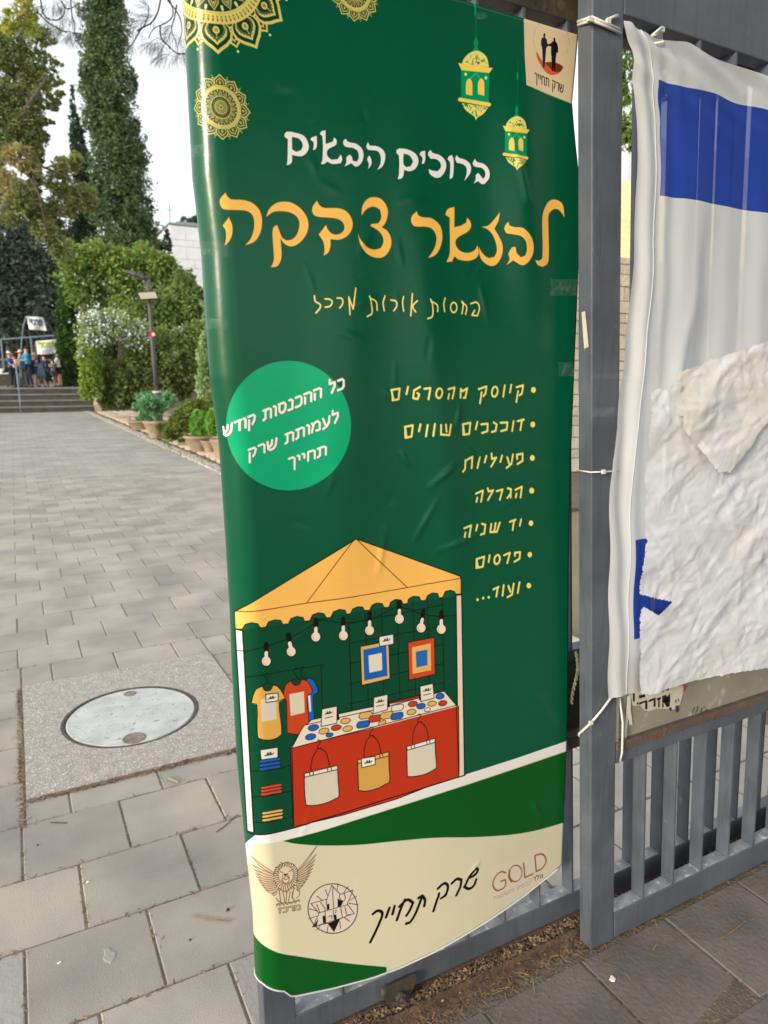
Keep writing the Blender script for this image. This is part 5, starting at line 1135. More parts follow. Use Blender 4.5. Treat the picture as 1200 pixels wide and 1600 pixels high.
# ================================================================== FLAG AND PAPER ON THE FRONT LEAF
YFL = Y1 - .014
def cloth(name, base, tr, clear, rough=.8):
    m = bpy.data.materials.new(name); m.use_nodes = True; n = m.node_tree.nodes; L = m.node_tree.links; b = n['Principled BSDF']
    b.inputs['Base Color'].default_value = base; b.inputs['Roughness'].default_value = rough; b.inputs['Specular IOR Level'].default_value = .2
    g_ = n.new('ShaderNodeNewGeometry'); w_ = n.new('ShaderNodeTexNoise'); w_.inputs['Scale'].default_value = 900; L.new(g_.outputs['Position'], w_.inputs['Vector'])
    bu = n.new('ShaderNodeBump'); bu.inputs['Strength'].default_value = .2; bu.inputs['Distance'].default_value = .0006; L.new(w_.outputs[0], bu.inputs['Height']); L.new(bu.outputs[0], b.inputs['Normal'])
    t = n.new('ShaderNodeBsdfTranslucent'); t.inputs[0].default_value = base; x = n.new('ShaderNodeBsdfTransparent')
    a = n.new('ShaderNodeMixShader'); a.inputs[0].default_value = tr; c = n.new('ShaderNodeMixShader'); c.inputs[0].default_value = clear
    L.new(b.outputs[0], a.inputs[1]); L.new(t.outputs[0], a.inputs[2]); L.new(a.outputs[0], c.inputs[1]); L.new(x.outputs[0], c.inputs[2]); L.new(c.outputs[0], n['Material Output'].inputs[0]); return m
M['flag_white'] = cloth('white_flag_cloth', srgb(240, 243, 246), .5, .15); M['flag_blue'] = cloth('blue_flag_cloth', srgb(36, 74, 180), .42, .12); M['hem_white'] = cloth('doubled_white_hem', srgb(226, 228, 232), .3, .04)
LF = [(968, 40), (972, 51), (984, 80), (987, 128), (994, 181), (993, 227), (992, 333), (988, 400), (983, 480), (975, 549), (968, 603), (965, 667), (956, 720), (953, 760), (952, 900), (951, 1000), (950, 1088)]
a_ = sorted([(at(x, y, YFL).z, at(x, y, YFL).x) for x, y in LF]); FZ = np.array([q[0] for q in a_]); FX = np.array([q[1] for q in a_])
TP = [(968, 36), (980, 38), (1005, 48), (1037, 63), (1074, 71), (1126, 93), (1170, 113), (1200, 122)]; b_ = [at(x, y, YFL) for x, y in TP]
TOx = np.array([q.x - b_[0].x for q in b_]); TOz = np.array([q.z for q in b_])
zbs = [at(1100, 147, YFL).z, at(1029, 306, YFL).z, at(990, 842, YFL).z, at(990, 995, YFL).z]; zbot = at(965, 1087, YFL).z
rows = [(None, 16), (zbs[0], 22), (zbs[1], 60), (zbs[2], 22), (zbs[3], 18), (zbot, 0)]
OFF = np.unique(np.concatenate([np.linspace(0, .076, 12), np.linspace(.076, 1.3, 190)]))
tv = []
for i in range(5):
    for k in range(rows[i][1]): tv.append((i, k / rows[i][1]))
tv.append((4, 1.0)); NR = len(tv); GX = np.zeros((NR, len(OFF))); GZ = GX.copy(); GY = GX.copy()
for j, (i, f) in enumerate(tv):
    zt_ = np.interp(OFF, TOx, TOz) if i == 0 else np.full(len(OFF), rows[i][0]); zz = zt_ + (rows[i + 1][0] - zt_) * f
    GZ[j] = zz; GX[j] = np.interp(zz, FZ, FX) + OFF
d_top = np.clip((2.33 - GZ), 0, 3)
fold = .006 * np.sin((GZ - .55 * OFF[None] * 0 + .35 * OFF[None]) * 95) * np.exp(-(d_top / .12) ** 2) * np.exp(-((OFF[None] - .25) / .35) ** 2)
fold += .004 * np.sin(OFF[None] * 46 + 3 * GZ) * np.exp(-((GZ - 1.6) / .5) ** 2) + .003 * np.sin(OFF[None] * 110 + 5 * GZ) * np.exp(-(OFF[None] / .15) ** 2)
fold += .004 * np.sin(OFF[None] * 23 - 2 * GZ + 1) + .010 * np.exp(-((OFF[None] - .14 - .12 * (GZ - 1.3)) / .02) ** 2) * np.exp(-((GZ - 1.55) / .25) ** 2)
fold += .003 * np.sin(GZ * 28 + OFF[None] * 9)
GY = YFL - .006 - fold - .010 * (OFF[None] < .062) * 0
def sheet_mesh(name, X, Y, Z, mats, midx, parent, org, keep=None):
    nv, nu = X.shape; V = np.stack([X, Y, Z], -1).reshape(-1, 3) - np.array(org); idx = np.arange(nv * nu).reshape(nv, nu)
    q = np.stack([idx[:-1, :-1], idx[1:, :-1], idx[1:, 1:], idx[:-1, 1:]], -1).reshape(-1, 4); mi = None if midx is None else midx.reshape(-1)
    if keep is not None: q = q[keep.reshape(-1)]; mi = None if mi is None else mi[keep.reshape(-1)]
    used = np.unique(q); mp = np.zeros(len(V), int); mp[used] = np.arange(len(used)); V = V[used]; q = mp[q]
    me = bpy.data.meshes.new(name); me.vertices.add(len(V)); me.vertices.foreach_set('co', V.astype(np.float32).reshape(-1)); me.loops.add(q.size); me.loops.foreach_set('vertex_index', q.astype(np.int32).reshape(-1))
    me.polygons.add(len(q)); me.polygons.foreach_set('loop_start', np.arange(0, q.size, 4, dtype=np.int32))
    for m_ in mats: me.materials.append(m_)
    if mi is not None: me.polygons.foreach_set('material_index', mi.astype(np.int32))
    me.update(calc_edges=True); me.polygons.foreach_set('use_smooth', [True] * len(q)); return link(name, me, None, parent)
fo = (float(GX[0, 0]), YFL, float(GZ[0, 0])); FLAG = empty('flag', fo, 'white flag with broad blue stripes tied to the gate with cable ties', 'flag')
zc_ = (GZ[:-1, :-1] + GZ[1:, 1:]) / 2; oc = ((OFF[:-1] + OFF[1:]) / 2)[None] + 0 * zc_; rowi = np.array([i for i, f in tv])[:-1, None] + 0 * zc_
blue = ((rowi == 1) | (rowi == 3)) & (oc > .077); hemm = (oc < .060)
mi = np.where(blue, 1, np.where(hemm, 2, 0))
sheet_mesh('flag_cloth', GX, GY, GZ, [M['flag_white'], M['flag_blue'], M['hem_white']], mi, FLAG, fo)
b = MB(); jx = int(np.argmin(np.abs(OFF - .060))); b.tube([(GX[j, jx] - fo[0], GY[j, jx] - fo[1] - .001, GZ[j, jx] - fo[2]) for j in range(0, NR, 3)], .0012, 5); b.build('seam', M['hem_white'], FLAG, True)
# paper sheets
def inside(px, py, poly):
    r = np.zeros(px.shape, bool); n = len(poly)
    for i in range(n):
        x0, y0 = poly[i]; x1, y1 = poly[(i + 1) % n]
        c = ((y0 > py) != (y1 > py)); xx = x0 + (py - y0) / (y1 - y0 + 1e-12) * (x1 - x0); r ^= c & (px < xx)
    return r
def crumple(X, Z, seed, cx0=None):
    r = np.random.default_rng(int(seed * 10)); h = np.zeros(X.shape); A = (X.max() - X.min()) * (Z.max() - Z.min())
    for (Rl, Rw, am, dens) in ((.22, .085, .13, 60), (.10, .035, .17, 260), (.05, .016, .20, 900), (.03, .009, .18, 1500)):
        for _ in range(int(A * dens)):
            x, z = r.uniform(X.min(), X.max()), r.uniform(Z.min(), Z.max()); t = r.uniform(-.9, .9) if r.random() < .6 else r.uniform(0, PI)
            L_, W_ = Rl * r.uniform(.6, 1.3), Rw * r.uniform(.6, 1.3); m_ = 2.3 * max(L_, W_); c0 = np.searchsorted(X[0], x - m_); c1 = np.searchsorted(X[0], x + m_); r0 = np.searchsorted(-Z[:, 0], -(z + m_)); r1 = np.searchsorted(-Z[:, 0], -(z - m_))
            Xs, Zs = X[r0:r1, c0:c1], Z[r0:r1, c0:c1]; u = (Xs - x) * math.cos(t) + (Zs - z) * math.sin(t); v = -(Xs - x) * math.sin(t) + (Zs - z) * math.cos(t)
            g_ = np.exp(-(u / L_) ** 2 - (v / W_) ** 2); s_ = r.choice([-1, 1, 1]); k = r.uniform(-.7, .7); h[r0:r1, c0:c1] += s_ * am * r.uniform(.4, 1) * (W_ * .8 - np.abs(v) + k * v) * g_
    return h
M['paper'] = mat('crumpled_white_paper', srgb(226, 231, 240), srgb(222, 223, 226), 5, .75, .12, 160, translucent=.12, bdist=.001)
M['paper2'] = mat('crumpled_warm_paper', srgb(224, 221, 214), srgb(228, 231, 237), 6, .75, .12, 160, translucent=.12, bdist=.001)
def paper(name, poly, Yp, seed, amp, m, label, tiltf=lambda x, z: 0, tear=.35):
    pw = [(at(x, y, Yp).x, at(x, y, Yp).z) for x, y in poly]; xs = [p_[0] for p_ in pw]; zs = [p_[1] for p_ in pw]
    st_ = .0032; gx = np.arange(min(xs) - st_, max(xs) + st_, st_); gz = np.arange(max(zs) + st_, min(zs) - st_, -st_)
    X, Z = np.meshgrid(gx, gz); H_ = crumple(X, Z, seed); Yv = Yp - amp * np.clip(H_, -.05, .05) + np.vectorize(tiltf)(X, Z)
    jt = RNG.normal(size=X.shape) * st_ * 0
    xc, zc2 = (X[:-1, :-1] + X[1:, 1:]) / 2, (Z[:-1, :-1] + Z[1:, 1:]) / 2
    k = inside(xc + RNG.normal(size=xc.shape) * .0012, zc2, pw)
    # snap: pull boundary cells onto the outline
    o_ = (xs[0], Yp, zs[0]); root = empty(name, o_, label, 'paper'); sheet_mesh('sheet', X + jt, Yv, Z + jt[::-1, ::-1], [m], None, root, o_, k); return root
low = [(1016, 613), (1028, 606), (1042, 609), (1052, 596), (1070, 590), (1120, 570), (1200, 545), (1330, 500), (1330, 1012), (1200, 1043), (1155, 1049), (1109, 1059), (1072, 1069), (1040, 1077), (1019, 1085), (1001, 1083), (999, 1040), (999, 1013), (998, 985), (999, 971), (1002, 955), (1005, 948), (1015, 953), (1027, 961), (1033, 955), (1040, 949), (1049, 940), (1040, 938), (1020, 934), (1000, 928), (1000, 915), (1001, 907), (1004, 880), (1008, 850), (1012, 845), (1008, 842), (1008, 800), (1009, 744), (1015, 707), (1013, 680), (1015, 640)]
paper('paper_sheet', low, YFL - .030, 3.1, .50, M['paper'], 'large crumpled blank white paper sheet taped over the lower part of the flag')
flap = [(1055, 584), (1120, 560), (1200, 532), (1330, 490), (1330, 640), (1240, 650), (1200, 656), (1187, 672), (1172, 698), (1157, 720), (1146, 731), (1140, 738), (1130, 736), (1121, 737), (1110, 723), (1101, 709), (1086, 692), (1072, 677), (1068, 664), (1066, 650), (1057, 648), (1055, 640), (1054, 631), (1060, 618), (1069, 607), (1062, 598), (1057, 590)]
paper('paper_sheet', flap, YFL - .050, 8.7, .55, M['paper2'], 'torn crumpled flap of paper folded down across the top of the blank sheet')

# ================================================================== CABLE TIES, ROPE, STICKER, TAPE
def tie(label, pts_, head=None, r=.0026, tail=None, Yp=None, cat='cable tie'):
    o_ = Vector(pts_[0]); root = empty('cable_tie', tuple(o_), label, cat, 'white cable ties on the front gate leaf'); b = MB()
    P = smooth(np.array([tuple(Vector(p_) - o_) for p_ in pts_]), False, 5, 70) if False else [Vector(p_) - o_ for p_ in pts_]
    b.tube(P, r, 6); b.build('strap', M['plastic_white'], root, True)
    if head is not None:
        h = Vector(head) - o_; b = MB(); b.box((h.x - .005, h.y - .004, h.z - .005), (h.x + .005, h.y + .003, h.z + .005), bev=.0015); b.build('head', M['plastic_white'], root)
    if tail: b = MB(); b.tube([Vector(p_) - o_ for p_ in tail], r * .9, 5); b.build('tail', M['plastic_white'], root, True)
def A1(x, y, d=0.0): return tuple(at(x, y, Y1 - .006 - d))
def side(x, y): return tuple(at(x, y, Y1 + .04))
tie('double cable tie round the top of the gate post holding the flag corner', [side(903, 34), A1(925, 27), A1(945, 36), A1(968, 46)], A1(921, 30), .0035, [A1(948, 31), A1(965, 24)])
tie('lower loop of cable tie just under the double tie on the post top', [side(903, 39), A1(925, 32), A1(946, 41), A1(970, 52)], A1(950, 33), .003)
tie('cable tie with a long tail on the top bar right of the post', [A1(1018, 56, .01), A1(1033, 50, .012), A1(1036, 66, .012), A1(1022, 68, .01)], A1(1034, 46, .015), .003, [A1(1020, 54, .01), A1(1035, 42, .02)])
tie('cable tie wrapped level round the middle of the gate post', [side(904, 735), A1(923, 738), A1(945, 737), A1(966, 736, .012)], A1(943, 737, .002), .0022)
tie('cable tie slanting from the flag bottom corner round the post', [side(905, 1150), side(905, 1146), A1(923, 1130), A1(940, 1110), A1(962, 1080, .01)], A1(923, 1129, .002), .0034)
# dangling strip of white tape by the panel
b = MB(); P = [at(968, 1090, Y1 + .008), at(973, 1130, Y1 - .004), at(972, 1175, Y1 - .012), at(969, 1190, Y1 - .008)]; b.tube([p_ - P[0] for p_ in P], .0030, 6)
o = b.build('hanging_strap', M['plastic_white'], None, True, tuple(P[0])); tag(o, 'thin pale strap dangling over the panel corner beside the post', 'strap')
# rope
b1 = MB(); c0 = at(901, 1018, Y2 - .02); pts1, pts2 = [], []
for i in range(46):
    t = i / 45; x = 900 + 4 * math.sin(t * 5) - 3 * t; c = at(x, 1018 + 82 * t, Y2 - .022); an = t * 34
    for pp_, s_ in ((pts1, 0), (pts2, PI)): pp_.append(c - c0 + Vector((math.cos(an + s_) * .0028, math.sin(an + s_) * .0028, 0)))
b1.tube(pts1, .003, 6); b1.tube(pts2, .003, 6); o = b1.build('rope', M['rope'], None, True, tuple(c0)); tag(o, 'short twisted grey rope hanging between banner and gate post', 'rope')
# torn sticker on the sheet panel
YP = Y1 + .010
def plate(name, poly, Yp, m, parent=None, th=.0008, loc=None):
    P = [at(x, y, Yp) for x, y in poly]; o_ = P[0] if loc is None else Vector(loc); n = len(P); b = MB()
    b.add([tuple(p_ - o_ - Vector((0, th, 0))) for p_ in P] + [tuple(p_ - o_) for p_ in P], [tuple(range(n))[::-1]] + [(i, (i + 1) % n, n + (i + 1) % n, n + i) for i in range(n)])
    return b.build(name, m, parent, loc=(0, 0, 0) if parent else tuple(o_)), o_
def cc(s, ox=960, oy=1050, k=8.571): return [(ox + float(a.split(',')[0]) / k, oy + float(a.split(',')[1]) / k) for a in s.split()]
pol = cc('205,245 350,210 700,200 920,180 918,270 900,340 880,420 860,470 800,500 740,500 680,490 560,490 470,520 400,515 370,480 340,440 280,455 240,440')
_p = at(*pol[0], YP); ST = empty('sticker', tuple(_p), 'torn pale sticker with bold black Hebrew letters on the gate panel', 'sticker')
M['sticker'] = mat('aged_sticker_paper', srgb(206, 200, 186), srgb(190, 184, 170), 30, .7); M['ink'] = mat('black_ink', srgb(20, 18, 18), rough=.6); M['blue_ink'] = mat('navy_ink', srgb(40, 46, 84), rough=.6)
plate('sticker_paper', pol, YP, M['sticker'], ST, .0008, _p)
def glyph_poly(s, m): plate('printed_letter', cc(s), YP - .0011, m, ST, .0003, _p)
for s in ('640,320 690,305 745,400 745,285 715,290 745,280 740,460 700,470 655,400 660,470 640,480 640,400', '570,350 625,335 622,362 606,368 606,470 585,478 588,375 572,378', '455,378 550,340 552,460 525,470 525,378 458,405', '330,408 440,375 442,495 412,502 412,405 330,440', '300,410 322,405 318,435 300,440', '245,250 270,240 272,390 248,400', '285,240 310,232 308,262 290,265', '328,310 412,300 408,335 330,355', '640,262 665,252 660,268 640,272', '695,235 738,222 732,242 700,250'): glyph_poly(s, M['ink'])
for s in ('735,475 765,472 768,510 745,520 730,500', '815,455 862,445 862,510 845,545 825,530', '808,378 830,372 832,415 822,418 820,385 808,388', '845,360 868,365 864,395 856,398 858,375 845,372'): glyph_poly(s, M['blue_ink'])
o, _ = plate('red_label', cc('918,182 972,172 960,220 925,272'), YP - .0003, M['red']); tag(o, 'small torn red label beside the sticker on the gate panel', 'label')
o, _ = plate('tape_strip', cc('175,330 215,290 215,500 240,700 200,708 190,600 165,760 150,900 148,740'), YP - .002, M['plastic_white']); tag(o, 'torn white tape hanging on the panel left of the sticker', 'tape')
b = MB(); p0 = at(1095, 1115, YP - .0006)
for i in range(7):
    x, y = 1086 + i * 3.6, 1108 + random.uniform(-4, 3); P = [at(x, y, YP - .0006), at(x + random.uniform(-4, 6), y + 5, YP - .0006), at(x + random.uniform(-6, 2), y + 11, YP - .0006)]; b.tube([p_ - p0 for p_ in P], .0008, 4)
o = b.build('scribble', M['ink'], None, False, tuple(p0)); tag(o, 'thin black scribble scratched on the gate panel', 'scribble')
# white residue strip and bits of tape on the post
o, _ = plate('residue', [(909, 488), (914, 489), (920, 543), (913, 544)], Y1 + .02, M['plastic_white'], None, .0004); o.location.x -= .0; bpy.data.objects.remove(o)
def on_side(name, poly, m, label, cat):
    P = []
    for x, y in poly:      # left face of the post: the plane x = 1.311 + LEAN z
        d = ray(x, y); a = 1.3095 - .0; t_ = (a + LEAN * EYE) / (d.x - LEAN * d.z); P.append(Vector((0, 0, EYE)) + d * t_)
    o_ = P[0].copy(); n = len(P); b = MB(); b.add([tuple(p_ - o_ - Vector((.0005, 0, 0))) for p_ in P], [tuple(range(n))]); o = b.build(name, m, None, False, tuple(o_)); tag(o, label, cat)
on_side('sticker_remnant', [(909, 488), (914.5, 486), (917, 510), (920, 542), (913, 545), (911, 520)], M['sticker'], 'white torn sticker remnant on the side of the gate post', 'sticker')
# clear tape
def tape_mat():
    m = bpy.data.materials.new('clear_tape'); m.use_nodes = True; n = m.node_tree.nodes; L = m.node_tree.links; b = n['Principled BSDF']
    b.inputs['Base Color'].default_value = (.8, .85, .82, 1); b.inputs['Roughness'].default_value = .12; b.inputs['Specular IOR Level'].default_value = .8
    t = n.new('ShaderNodeBsdfTransparent'); x = n.new('ShaderNodeMixShader'); g_ = n.new('ShaderNodeNewGeometry'); no = n.new('ShaderNodeTexNoise'); no.inputs['Scale'].default_value = 45; no.inputs['Detail'].default_value = 2; L.new(g_.outputs['Position'], no.inputs['Vector'])
    mr = n.new('ShaderNodeMapRange'); mr.inputs[1].default_value = .5; mr.inputs[2].default_value = .8; mr.inputs[3].default_value = .03; mr.inputs[4].default_value = .13; L.new(no.outputs[0], mr.inputs[0])
    L.new(mr.outputs[0], x.inputs[0]); L.new(t.outputs[0], x.inputs[1]); L.new(b.outputs[0], x.inputs[2])
    bu = n.new('ShaderNodeBump'); bu.inputs['Strength'].default_value = .8; bu.inputs['Distance'].default_value = .003; L.new(no.outputs[0], bu.inputs['Height']); L.new(bu.outputs[0], b.inputs['Normal']); L.new(x.outputs[0], n['Material Output'].inputs[0]); return m
M['tape'] = tape_mat()
def tape(x0, y0, x1, y1, label, crump=.0012, sh=.5):
    nu, nv = 22, 12; s, z = inv(np.array([x0, x1], float), np.array([y0 + (y1 - y0) * .5] * 2)); _, zz = inv(np.array([(x0 + x1) / 2] * 2), np.array([y0, y1], float))
    hz = abs(zz[1] - zz[0]) / 2; S_, Z_ = np.meshgrid(np.linspace(s[0], s[1], nu), np.linspace(hz, -hz, nv)); Z_ = Z_ + (z[0] + (S_ - s[0]) / (s[1] - s[0]) * (z[1] - z[0]))
    X, Y, Zz = surf(S_, Z_); k = np.array([[abs(noise.noise(Vector((a * 90, b * 90, 1)))) for a, b in zip(r1, r2)] for r1, r2 in zip(S_, Z_)])
    nx = np.where(S_ < 0, -np.sin(np.clip(-S_ / RAD, 0, 1.5)), 0); ny = -np.sqrt(1 - nx ** 2); d = .0006 + crump * 3 * k * (.3 + (k > .25))
    o_ = (float(X[0, 0]), float(Y[0, 0]), float(Zz[0, 0])); o = sheet_mesh('clear_tape', X + nx * d, Y + ny * d, Zz, [M['tape']], None, None, o_); o.location = o_; tag(o, label, 'tape', 'clear tape pieces holding the banner')
def ftape(poly, Yp, label):
    o, _ = plate('clear_tape', poly, Yp, M['tape'], None, .0004); tag(o, label, 'tape', 'clear tape pieces on the gate post and flag')
ftape([(924, 583), (966, 582), (966, 592), (924, 592)], Y1 - .001, 'clear tape strip across the front of the gate post beside the flag')
ftape([(968, 584), (1000, 587), (1040, 589), (1062, 593), (1062, 604), (1040, 603), (1000, 600), (968, 594)], YFL - .024, 'clear tape strip running over the flag to the folded paper')
ftape([(924, 637), (962, 636), (962, 651), (924, 652)], Y1 - .001, 'lower shiny clear tape strip on the gate post')
ftape([(1121, 738), (1138, 742), (1134, 756), (1116, 745)], YFL - .060, 'small shiny tape scrap under the tip of the folded paper')
tape(300, 228, 334, 246, 'crumpled clear tape under the small mandala on the banner edge')
tape(312, 381, 357, 402, 'clear tape on the banner edge below the first title letter')
tape(322, 498, 356, 514, 'clear tape on the banner fold above the green disc')
tape(860, 436, 901, 462, 'clear tape on the right banner edge below the last title letter')
tape(872, 566, 900, 588, 'clear tape on the right banner edge level with the list')
tape(838, 1390, 858, 1410, 'clear tape at the lower right corner of the banner by the gold logo')
tape(745, 20, 760, 30, 'small shiny tape scrap on the string of the larger lantern')

# ================================================================== LAMP POST
lb = gnd(250, 682); YLp = lb.y
LP = empty('street_lamp', tuple(lb), 'dark slim lamp post with floodlight beside the potted bushes', 'lamp post')
def lq(x, y, d=0): return at(x, y, YLp + d) - lb
b = MB(); b.tube([lq(251, 683), lq(245, 612)], .105, 14); b.build('lower_post', M['lamp_metal'], LP, True)
b = MB(); b.tube([lq(245.3, 614), lq(245, 611)], .118, 14); b.build('collar', M['sticker'], LP, True)
b = MB(); b.tube([lq(245, 611), lq(240, 560), lq(234, 480), lq(231, 432)], [.062, .058, .052, .05], 12); b.build('pole', M['lamp_metal'], LP, True)
b = MB(); P = [lq(231, 436), lq(222, 433), lq(208, 428), lq(196, 424)]; b.tube([P[0], P[1]], .05, 8)
for i in (1, 2):
    a_, c_ = P[i], P[i + 1]; w0, w1 = (.17, .15) if i == 1 else (.15, .08); th = .05
    b.add([tuple(a_ + Vector((0, -w0, -th))), tuple(a_ + Vector((0, w0, -th))), tuple(a_ + Vector((0, w0, th))), tuple(a_ + Vector((0, -w0, th))), tuple(c_ + Vector((0, -w1, -th * .5))), tuple(c_ + Vector((0, w1, -th * .5))), tuple(c_ + Vector((0, w1, th * .5))), tuple(c_ + Vector((0, -w1, th * .5)))], [(0, 1, 2, 3), (7, 6, 5, 4), (0, 4, 5, 1), (1, 5, 6, 2), (2, 6, 7, 3), (3, 7, 4, 0)])
b.build('lamp_head', M['lamp_metal'], LP)
def panel4(name, cs, d0, d1, m, tilt=.18):
    P = [lq(x, y) for x, y in cs]; b = MB(); F_ = [p_ + Vector((0, d0 + tilt * (p_.z - P[2].z), 0)) for p_ in P]; B_ = [p_ + Vector((0, d1 + tilt * (p_.z - P[2].z), 0)) for p_ in P]
    b.add([tuple(v) for v in F_ + B_], [(3, 2, 1, 0), (4, 5, 6, 7), (0, 1, 5, 4), (1, 2, 6, 5), (2, 3, 7, 6), (3, 0, 4, 7)]); return b.build(name, m, LP)
panel4('floodlight_frame', [(211, 457), (241, 455), (246, 469), (216, 471)], -.26, -.12, M['black_trim']); panel4('floodlight_lens', [(213.5, 459), (239.5, 457.3), (243.5, 467.2), (217.5, 469)], -.275, -.261, M['lamp_glass'])
b = MB(); b.tube([lq(232, 462, -.12), lq(232, 462)], .03, 6); b.build('floodlight_bracket', M['black_trim'], LP)
c = lq(237, 522.5); b = MB(); b.tube([c + Vector((0, -.06, 0)), c + Vector((0, -.068, 0))], .085, 16); s_ = b.build('round_sticker', M['red'], LP); b = MB(); b.tube([c + Vector((.03, -.069, 0)), c + Vector((.03, -.071, 0))], .045, 12); b.build('pale_mark', M['white_print'], s_)

# ================================================================== WHITE BUILDING, STONE WALL
YB = 78.0; p0 = at(265, 350, YB); p1 = at(360, 350, YB); bo = (p0.x, YB, 0)
BLD = empty('building', bo, 'white stone clad building with flat roof behind the hedge', 'building')
b = MB(); b.box((.03, .06, -.1), (26, 14, p0.z - .02)); b.build('wall_core', M['white_wall'], BLD)
ys_ = [352, 373.5, 383.5, 403, 417, 436, 450, 470, 490]
for i in range(len(ys_) - 1):
    z1_, z0_ = at(265, ys_[i], YB).z, at(265, ys_[i + 1], YB).z; ks = [0, 2.4, 4.9, 7.2, 10] if i % 2 else [0, 1.6, 3.3, 6.2, 10]
    for a_, c_ in zip(ks[:-1], ks[1:]): b = MB(); b.box((a_ + .02, 0, z0_ + .03), (c_ - .02, .058, z1_ - .03)); b.build('cladding_slab', M['white_wall'], BLD)
b = MB(); b.box((-.12, -.1, p0.z), (26, 14.1, p0.z + .16)); b.build('roof_edge', M['roof_grey'], BLD); b = MB(); b.box((.8, .3, p0.z + .161), (3.4, 2, p0.z + .42)); b.build('roof_unit', M['roof_grey'], BLD)
b = MB(); q = at(264.5, 318, YB + 1); b.tube([(q.x, YB + 1, p0.z), (q.x, YB + 1, q.z)], .05, 5); b.tube([(q.x - .5, YB + 1, q.z - .6), (q.x + .5, YB + 1, q.z - .6)], .03, 5); o = b.build('antenna', M['rail'], None); tag(o, 'thin rooftop antenna mast at the building corner', 'antenna')
plant('shrub', 'dark leafy growth showing above the white building roof', 'shrub', [(290, 346, 14, 7), (305, 344, 10, 8)], 84, M['olive'], .35, .7)
YW = 9.0; wx0, wx1 = at(893, 600, YW).x - 1.2, at(1500, 600, YW).x; wz = at(978, 402, YW).z
SWL = empty('stone_wall', (wx0, YW, 0), 'pale coursed limestone retaining wall seen through the gate', 'wall')
b = MB(); b.box((0, .05, -.1), (wx1 - wx0, .5, wz - .02)); b.build('wall_core', M['mortar'], SWL)
b = MB(); z = 0; k = 0
while z < wz:
    h = random.choice([.16, .2, .24]); x = -random.uniform(0, .3)
    while x < wx1 - wx0:
        w_ = random.uniform(.28, .6); b.box((max(x, 0) + .008, random.uniform(-.015, .01), z + .007), (x + w_ - .008, .06, min(z + h, wz) - .007)); x += w_
    z += h
o = b.build('stone_courses', M['stone_wall'], SWL); o['kind'] = 'stuff'
M['sunlit_dry_slope'] = mat('sunlit_dry_grass_slope', srgb(238, 226, 170), srgb(220, 204, 142), 1.5, .95, .8, 9, bdist=.05)  # dry grass, with its sunlight put into the bright yellow
b = MB(); zt1 = at(978, 285, 17).z; X0 = wx0; X1_ = at(905, 600, 17).x - .8; b.add([(X0, YW + .51, wz - .02), (40, YW + .51, wz - .02), (40, 17, zt1), (X1_, 17, zt1), (X0, YW + .51, -.1), (X1_, 17, -.1), (40, 17, -.1)], [(0, 1, 2, 3), (0, 3, 5, 4), (3, 2, 6, 5)]); struct('slope', b, M['sunlit_dry_slope'])
b = MB(); b.box((at(979, 285, 24).x, 24, 0), (at(979, 285, 24).x + 20, 34, at(979, 205, 24).z)); o = b.build('building', M['white_wall']); tag(o, 'pale building block above the dry slope behind the gate post', 'building')
# ================================================================== PEOPLE ON THE TERRACE
def skin(name, vs, es, rs, m, parent, sub=1, org=(0, 0, 0)):
    me = bpy.data.meshes.new('tmp'); me.from_pydata([tuple(Vector(v) - Vector(org)) for v in vs], es, []); o = bpy.data.objects.new('tmp', me); COL.objects.link(o)
    o.modifiers.new('skin', 'SKIN'); 
    for i, r in enumerate(rs):
        r = r if isinstance(r, tuple) else (r, r); me.skin_vertices[0].data[i].radius = r
    me.skin_vertices[0].data[0].use_root = True
    sb = o.modifiers.new('s', 'SUBSURF'); sb.levels = sub
    dg = bpy.context.evaluated_depsgraph_get(); nm = bpy.data.meshes.new_from_object(o.evaluated_get(dg)); bpy.data.objects.remove(o); nm.name = name
    nm.materials.clear(); nm.materials.append(m); nm.polygons.foreach_set('use_smooth', [True] * len(nm.polygons)); return link(name, nm, None, parent)
CM = {}
def cm(c):
    if c not in CM: CM[c] = mat('cloth_%d' % len(CM), srgb(*c), rough=.85)
    return CM[c]
SKIN = mat('skin', srgb(196, 148, 118), rough=.6)
